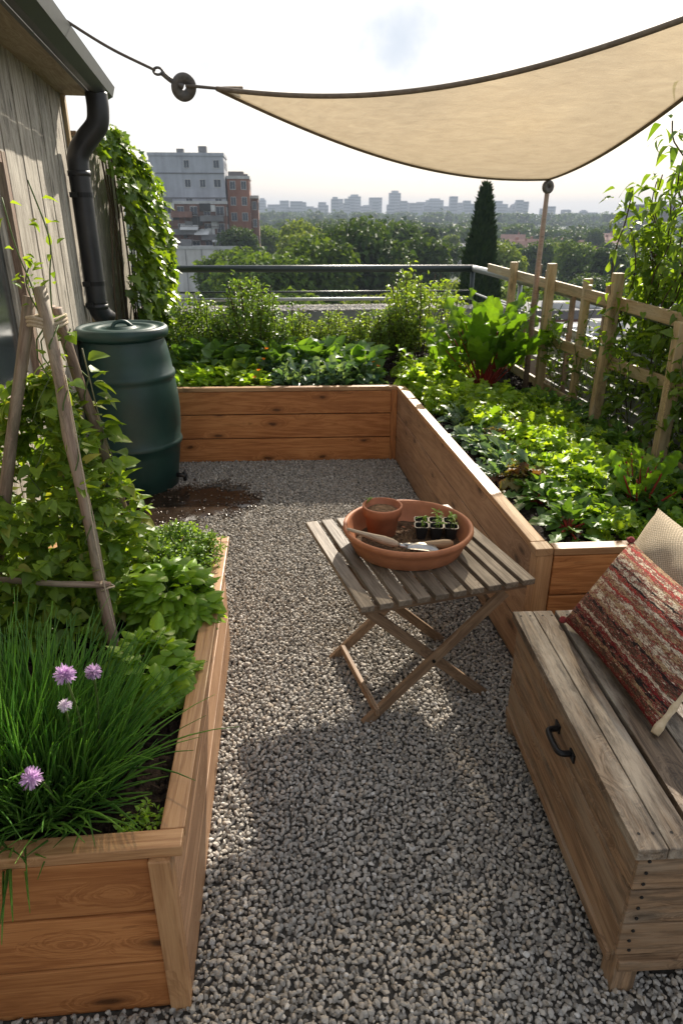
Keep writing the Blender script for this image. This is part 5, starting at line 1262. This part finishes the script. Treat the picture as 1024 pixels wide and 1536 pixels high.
for (xa, xb, z) in ((-14.5, -10., 1.2), (-14.5, -10., -2.2), (-20, -16, 1.9), (-20.5, -15.5, -1.2)):
    bk = obj('balcony', *join(box(xa, xb, 145.2, 146.5, z-.15, z), box(xa, xb, 145.2, 145.28, z, z+.9), box(xa, xa+.08, 145.28, 146.5, z, z+.9), box(xb-.08, xb, 145.28, 146.5, z, z+.9)), M['b_brick2'] if z > 1.5 else M['b_roof'], an_)
for (xa, xb, z) in ((-15.8, -13, -1.3), (-18.5, -15, -.4), (-12.4, -9.6, -2.6)):
    V = np.array([(xa, 146.4, z+.9), (xb, 146.4, z+.9), (xb, 144.6, z), (xa, 144.6, z), (xa, 146.4, z+.8), (xb, 146.4, z+.8), (xb, 144.6, z-.1), (xa, 144.6, z-.1)]); obj('awning', V, np.array([(0, 1, 2, 3), (7, 6, 5, 4), (0, 4, 5, 1), (1, 5, 6, 2), (2, 6, 7, 3), (3, 7, 4, 0)]), M['b_awn'], an_)
for i in range(16):
    x_ = rng.uniform(-21.5, -11); z_ = rng.uniform(-3, 3.6); w_ = rng.uniform(.7, 2.2); h_ = rng.uniform(.8, 1.7); k_ = int(rng.integers(0, 3))
    obj(('loggia_shade', 'wall_panel', 'loggia_shade')[k_], *box(x_, x_+w_, 146.5-.2-.02*i, 146.44, z_, z_+h_), (M['b_roof'], M['b_awn'], M['black'])[k_], an_)  # dark boxes proud of the wall, their colour stands for shade in openings
for i in range(9): obj('scaffold_pole', *tube([(-20+1.25*i, 145.9, GZ), (-20+1.25*i, 145.9, 4.4-rng.uniform(0, 2))], .05, 6), M['b_roof'], an_)
for z_ in (-2.6, .1, 2.3): obj('scaffold_deck', *box(-20.2, -9.8, 145.6, 146.0, z_, z_+.08), M['bark'], an_)
wb = thing('white_building', 'low stained white flat-roofed building in front of the towers', 'building', (-14, 140, GZ))
block(wb, -21, -7.6, 138, 144, GZ, -3.3, 'b_white', 4, 3, 1.2, 1.2, skip=.5)
V, F = join(*[box(-20+3*i, -19.9+3*i, 137.9, 138, -14, -3.6) for i in range(4)]); obj('drain_pipe', V, F, M['b_roof'], wb)
for q in (box(-18, -16, 140, 142, -3.3, -2.1), box(-11.5, -10.4, 139, 140.5, -3.3, -2.5)): obj('roof_plant', *q, M['b_roof'], wb)

# houses on the right
M['tile'] = wallm('clay_tile', (.34, .19, .14), (.24, .13, .10)); M['slate'] = wallm('slate', (.30, .29, .30), (.2, .2, .21))
def house(x, y, z, w_, d, h, rh, wall, roof, label, rz, group):
    t = thing('house', label, 'house', (x, y, z), rz, group); R = Matrix.Translation((x, y, z)) @ Matrix.Rotation(rz, 4, 'Z')
    V, F = box(-w_/2, w_/2, -d/2, d/2, 0, h); wl = obj('wall', V, F, M[wall], t, False, R)
    V = np.array([(-w_/2-.3, -d/2-.4, h-.1), (w_/2+.3, -d/2-.4, h-.1), (w_/2+.3, d/2+.4, h-.1), (-w_/2-.3, d/2+.4, h-.1), (-w_/2-.3, 0, h+rh), (w_/2+.3, 0, h+rh)])
    rf = obj('roof', V, [np.array([(0, 1, 5, 4), (2, 3, 4, 5), (3, 2, 1, 0)]), np.array([(0, 4, 3), (1, 2, 5)])], M[roof], t, False, R)
    V, F = box(w_*.2, w_*.2+.8, .3, 1.1, h+rh*.3, h+rh+.9); obj('chimney', V, F, M['b_brick'], rf, False, R)
    for i in range(3):
        xc = -w_/2 + w_*(i+.5)/3; f = obj('window', *join(box(xc-.6, xc+.6, -d/2-.06, -d/2-.003, 1.3, 1.42), box(xc-.6, xc+.6, -d/2-.06, -d/2-.003, 2.7, 2.82), box(xc-.6, xc-.5, -d/2-.06, -d/2-.003, 1.42, 2.7), box(xc+.5, xc+.6, -d/2-.06, -d/2-.003, 1.42, 2.7)), M['b_trim'], t, False, R); obj('pane', *box(xc-.5, xc+.5, -d/2-.04, -d/2-.004, 1.42, 2.7), M['pane'], f, False, R)
hs_ = [(62, 225, -6.8, .6, 'b_white', 'slate', 'white house with grey roof among the trees right of the cypress'), (84, 255, -6.8, .2, 'b_white', 'tile', 'house with reddish roof behind the sail mast'), (96, 275, -7.0, -.2, 'b_trim', 'tile', None), (120, 290, -6.8, .3, 'b_white', 'tile', None), (85, 250, -7., -.4, 'b_trim', 'tile', None), (118, 260, -7., .1, 'b_white', 'tile', None), (140, 300, -7, .5, 'b_trim', 'tile', None), (70, 290, -7, .0, 'b_white', 'slate', None), (110, 330, -6.5, -.3, 'b_white', 'tile', None), (165, 350, -6.5, .2, 'b_white', 'tile', None), (130, 215, -7.6, .4, 'b_white', 'slate', 'grey roofed house far right behind the climber')]
for i, (x, y, zt, rz, wl, rf, lb_) in enumerate(hs_): house(x, y, zt-7, rng.uniform(10, 14), rng.uniform(8, 10), 5.2, 3., wl, rf, lb_ or 'pale house with %s roof half hidden among far trees on the right' % ('reddish' if rf == 'tile' else 'grey'), rz, 'houses among the trees')
# flat roofs just below, seen through the trellis
for (x0, x1, y0, y1, zt, lab) in ((9.5, 17, 24, 31, -2.9, 'nearest grey flat-roofed building seen through the trellis'), (18.5, 27, 27, 36, -3.3, 'grey flat-roofed building behind the tall climber'), (14, 24, 38, 46, -3.6, 'further grey flat-roofed building beyond the trellis')):
    t = thing('flat_roofed_building', lab, 'building', ((x0+x1)/2, (y0+y1)/2, GZ))
    V, F = box(x0, x1, y0, y1, GZ, zt); obj('wall', V, F, M['b_brick2'], t)
    V, F = join(box(x0-.1, x1+.1, y0-.1, y1+.1, zt, zt+.12)); obj('roof', V, F, M['b_roof'], t)
    V, F = join(box(x0-.1, x1+.1, y0-.1, y0+.15, zt+.12, zt+.5), box(x0-.1, x0+.15, y0+.15, y1, zt+.12, zt+.5), box(x1-.15, x1+.1, y0+.15, y1, zt+.12, zt+.5)); obj('parapet', V, F, M['b_roof'], t)
    for i in range(3):
        a = x0+(x1-x0)*(.2+.27*i); b = y0+(y1-y0)*(.3+.2*(i % 2)); V, F = box(a, a+1.3, b, b+1.1, zt+.12, zt+.6); sk = obj('skylight', V, F, M['b_awn'], t); V, F = box(a+.12, a+1.18, b+.1, b+1., zt+.6, zt+.63); obj('pane', V, F, M['pane'], sk)
rt = thing('apartment_tower', 'grey tower block at the far right, half behind the tall climber', 'building', (226, 420, GZ))
M['b_dim'] = wallm('grey_brown_render', (.24, .21, .20), (.16, .14, .135))
block(rt, 214, 238, 420, 436, GZ, 9., 'b_dim', 4, 7, 1.6, 1.5, frame='b_roof')
# skyline
M['far'] = wallm('far_concrete', (.34, .35, .38), (.25, .26, .28))
def sky_tower(x, y, w_, h, label, shape):
    z0 = -9.; t = thing('skyline_tower', label, 'tower block', (x, y, z0), 0, 'tower blocks on the far skyline')
    parts = [box(-w_/2, w_/2, -w_/3, w_/3, 0, h)]
    if shape == 1: parts.append(box(-w_*.3, w_*.3, -w_*.2, w_*.2, h, h*1.07))
    if shape == 2: parts.append(box(-w_/2-w_*.5, -w_/2, -w_*.25, w_*.3, 0, h*.72))
    if shape == 3: parts += [box(-w_*.36, w_*.36, -w_*.25, w_*.25, h, h+3.5), box(-w_*.18, w_*.18, -w_*.15, w_*.15, h+3.5, h+6)]
    V, F = join(*parts); Mx = Matrix.Translation((x, y, z0)); wl = obj('wall', V, F, M['far'], t, False, Mx)
    nf = max(4, int(h/4.5)); V, F = join(*[box(-w_*.46, w_*.46, -w_/3-.25, -w_/3-.02, h*(i+.35)/nf, h*(i+.75)/nf) for i in range(nf)]); obj('window_bands', V, F, M['far_band'], t, False, Mx)
Y_ = 1300
def skx(px): return (Y_*( (px-412)/1102. ))
def skh(py): return 10.6 + (327-py)/1102.*Y_*1.0
towers = [(483, 313, 9, 0), (505, 313, 9, 0), (515, 315, 8, 2), (528, 311, 8, 0), (543, 311, 9, 0), (556, 313, 8, 0), (573, 312, 8, 0), (597, 312, 8, 0), (609, 313, 9, 1), (625, 313, 9, 0), (655, 312, 8, 0), (670, 306, 9, 0), (684, 312, 8, 0), (697, 313, 9, 0), (748, 311, 9, 0), (760, 311, 8, 0), (770, 313, 8, 0), (803, 312, 8, 0), (394, 309, 9, 1), (403, 319, 10, 0), (435, 320, 12, 0), (453, 313, 10, 0), (473, 320, 12, 0), (560, 319, 10, 0), (577, 317, 9, 0), (640, 319, 12, 0), (656, 318, 9, 0), (712, 317, 10, 0), (765, 320, 14, 0), (786, 319, 10, 0), (840, 324, 10, 0), (852, 323, 9, 0), (412, 316, 16, 0), (427, 311, 11, 2), (443, 313, 14, 0), (462, 318, 18, 0), (484, 317, 12, 2), (497, 310, 9, 1), (509, 308, 11, 0), (521, 309, 12, 0), (536, 304, 15, 1), (549, 318, 12, 0), (566, 306, 15, 2), (588, 301, 13, 1), (603, 316, 14, 0), (618, 315, 18, 0), (630, 318, 13, 2), (648, 311, 13, 0), (662, 309, 20, 1), (676, 318, 10, 0), (690, 316, 13, 0), (703, 319, 16, 2), (755, 315, 19, 0), (775, 317, 10, 1), (796, 315, 17, 0), (812, 319, 10, 0), (827, 321, 9, 0), (866, 325, 8, 1), (880, 327, 14, 0), (742, 319, 11, 2)]
for px, py, wpx, sh_ in towers:
    lab = {536: 'broad tower block left of centre on the far skyline', 588: 'tallest slim tower block on the far skyline', 662: 'wide grey block in the middle of the far skyline', 796: 'last tall block at the right end of the far skyline', 394: 'small tower block just right of the brick building on the skyline'}.get(px, 'pale hazy tower block in the far skyline row')
    sky_tower(skx(px), Y_ + rng.uniform(-90, 90), wpx*1.25/1102.*Y_, skh(py)+9, lab, sh_)
# ---- air
hz_ = newmat('haze_air'); m, nt, nodes, L = hz_
pv = N(nt, 'ShaderNodeVolumePrincipled'); pv.inputs['Color'].default_value = (.60, .70, .84, 1); pv.inputs['Density'].default_value = HAZE; pv.inputs['Anisotropy'].default_value = .0
o = N(nt, 'ShaderNodeOutputMaterial'); L.new(pv.outputs[0], o.inputs['Volume'])
V, F = box(-3300, 3300, -90, 3700, GZ-1.2, 75)
hz = obj('haze', V, F, m); tag(hz, kind='stuff')
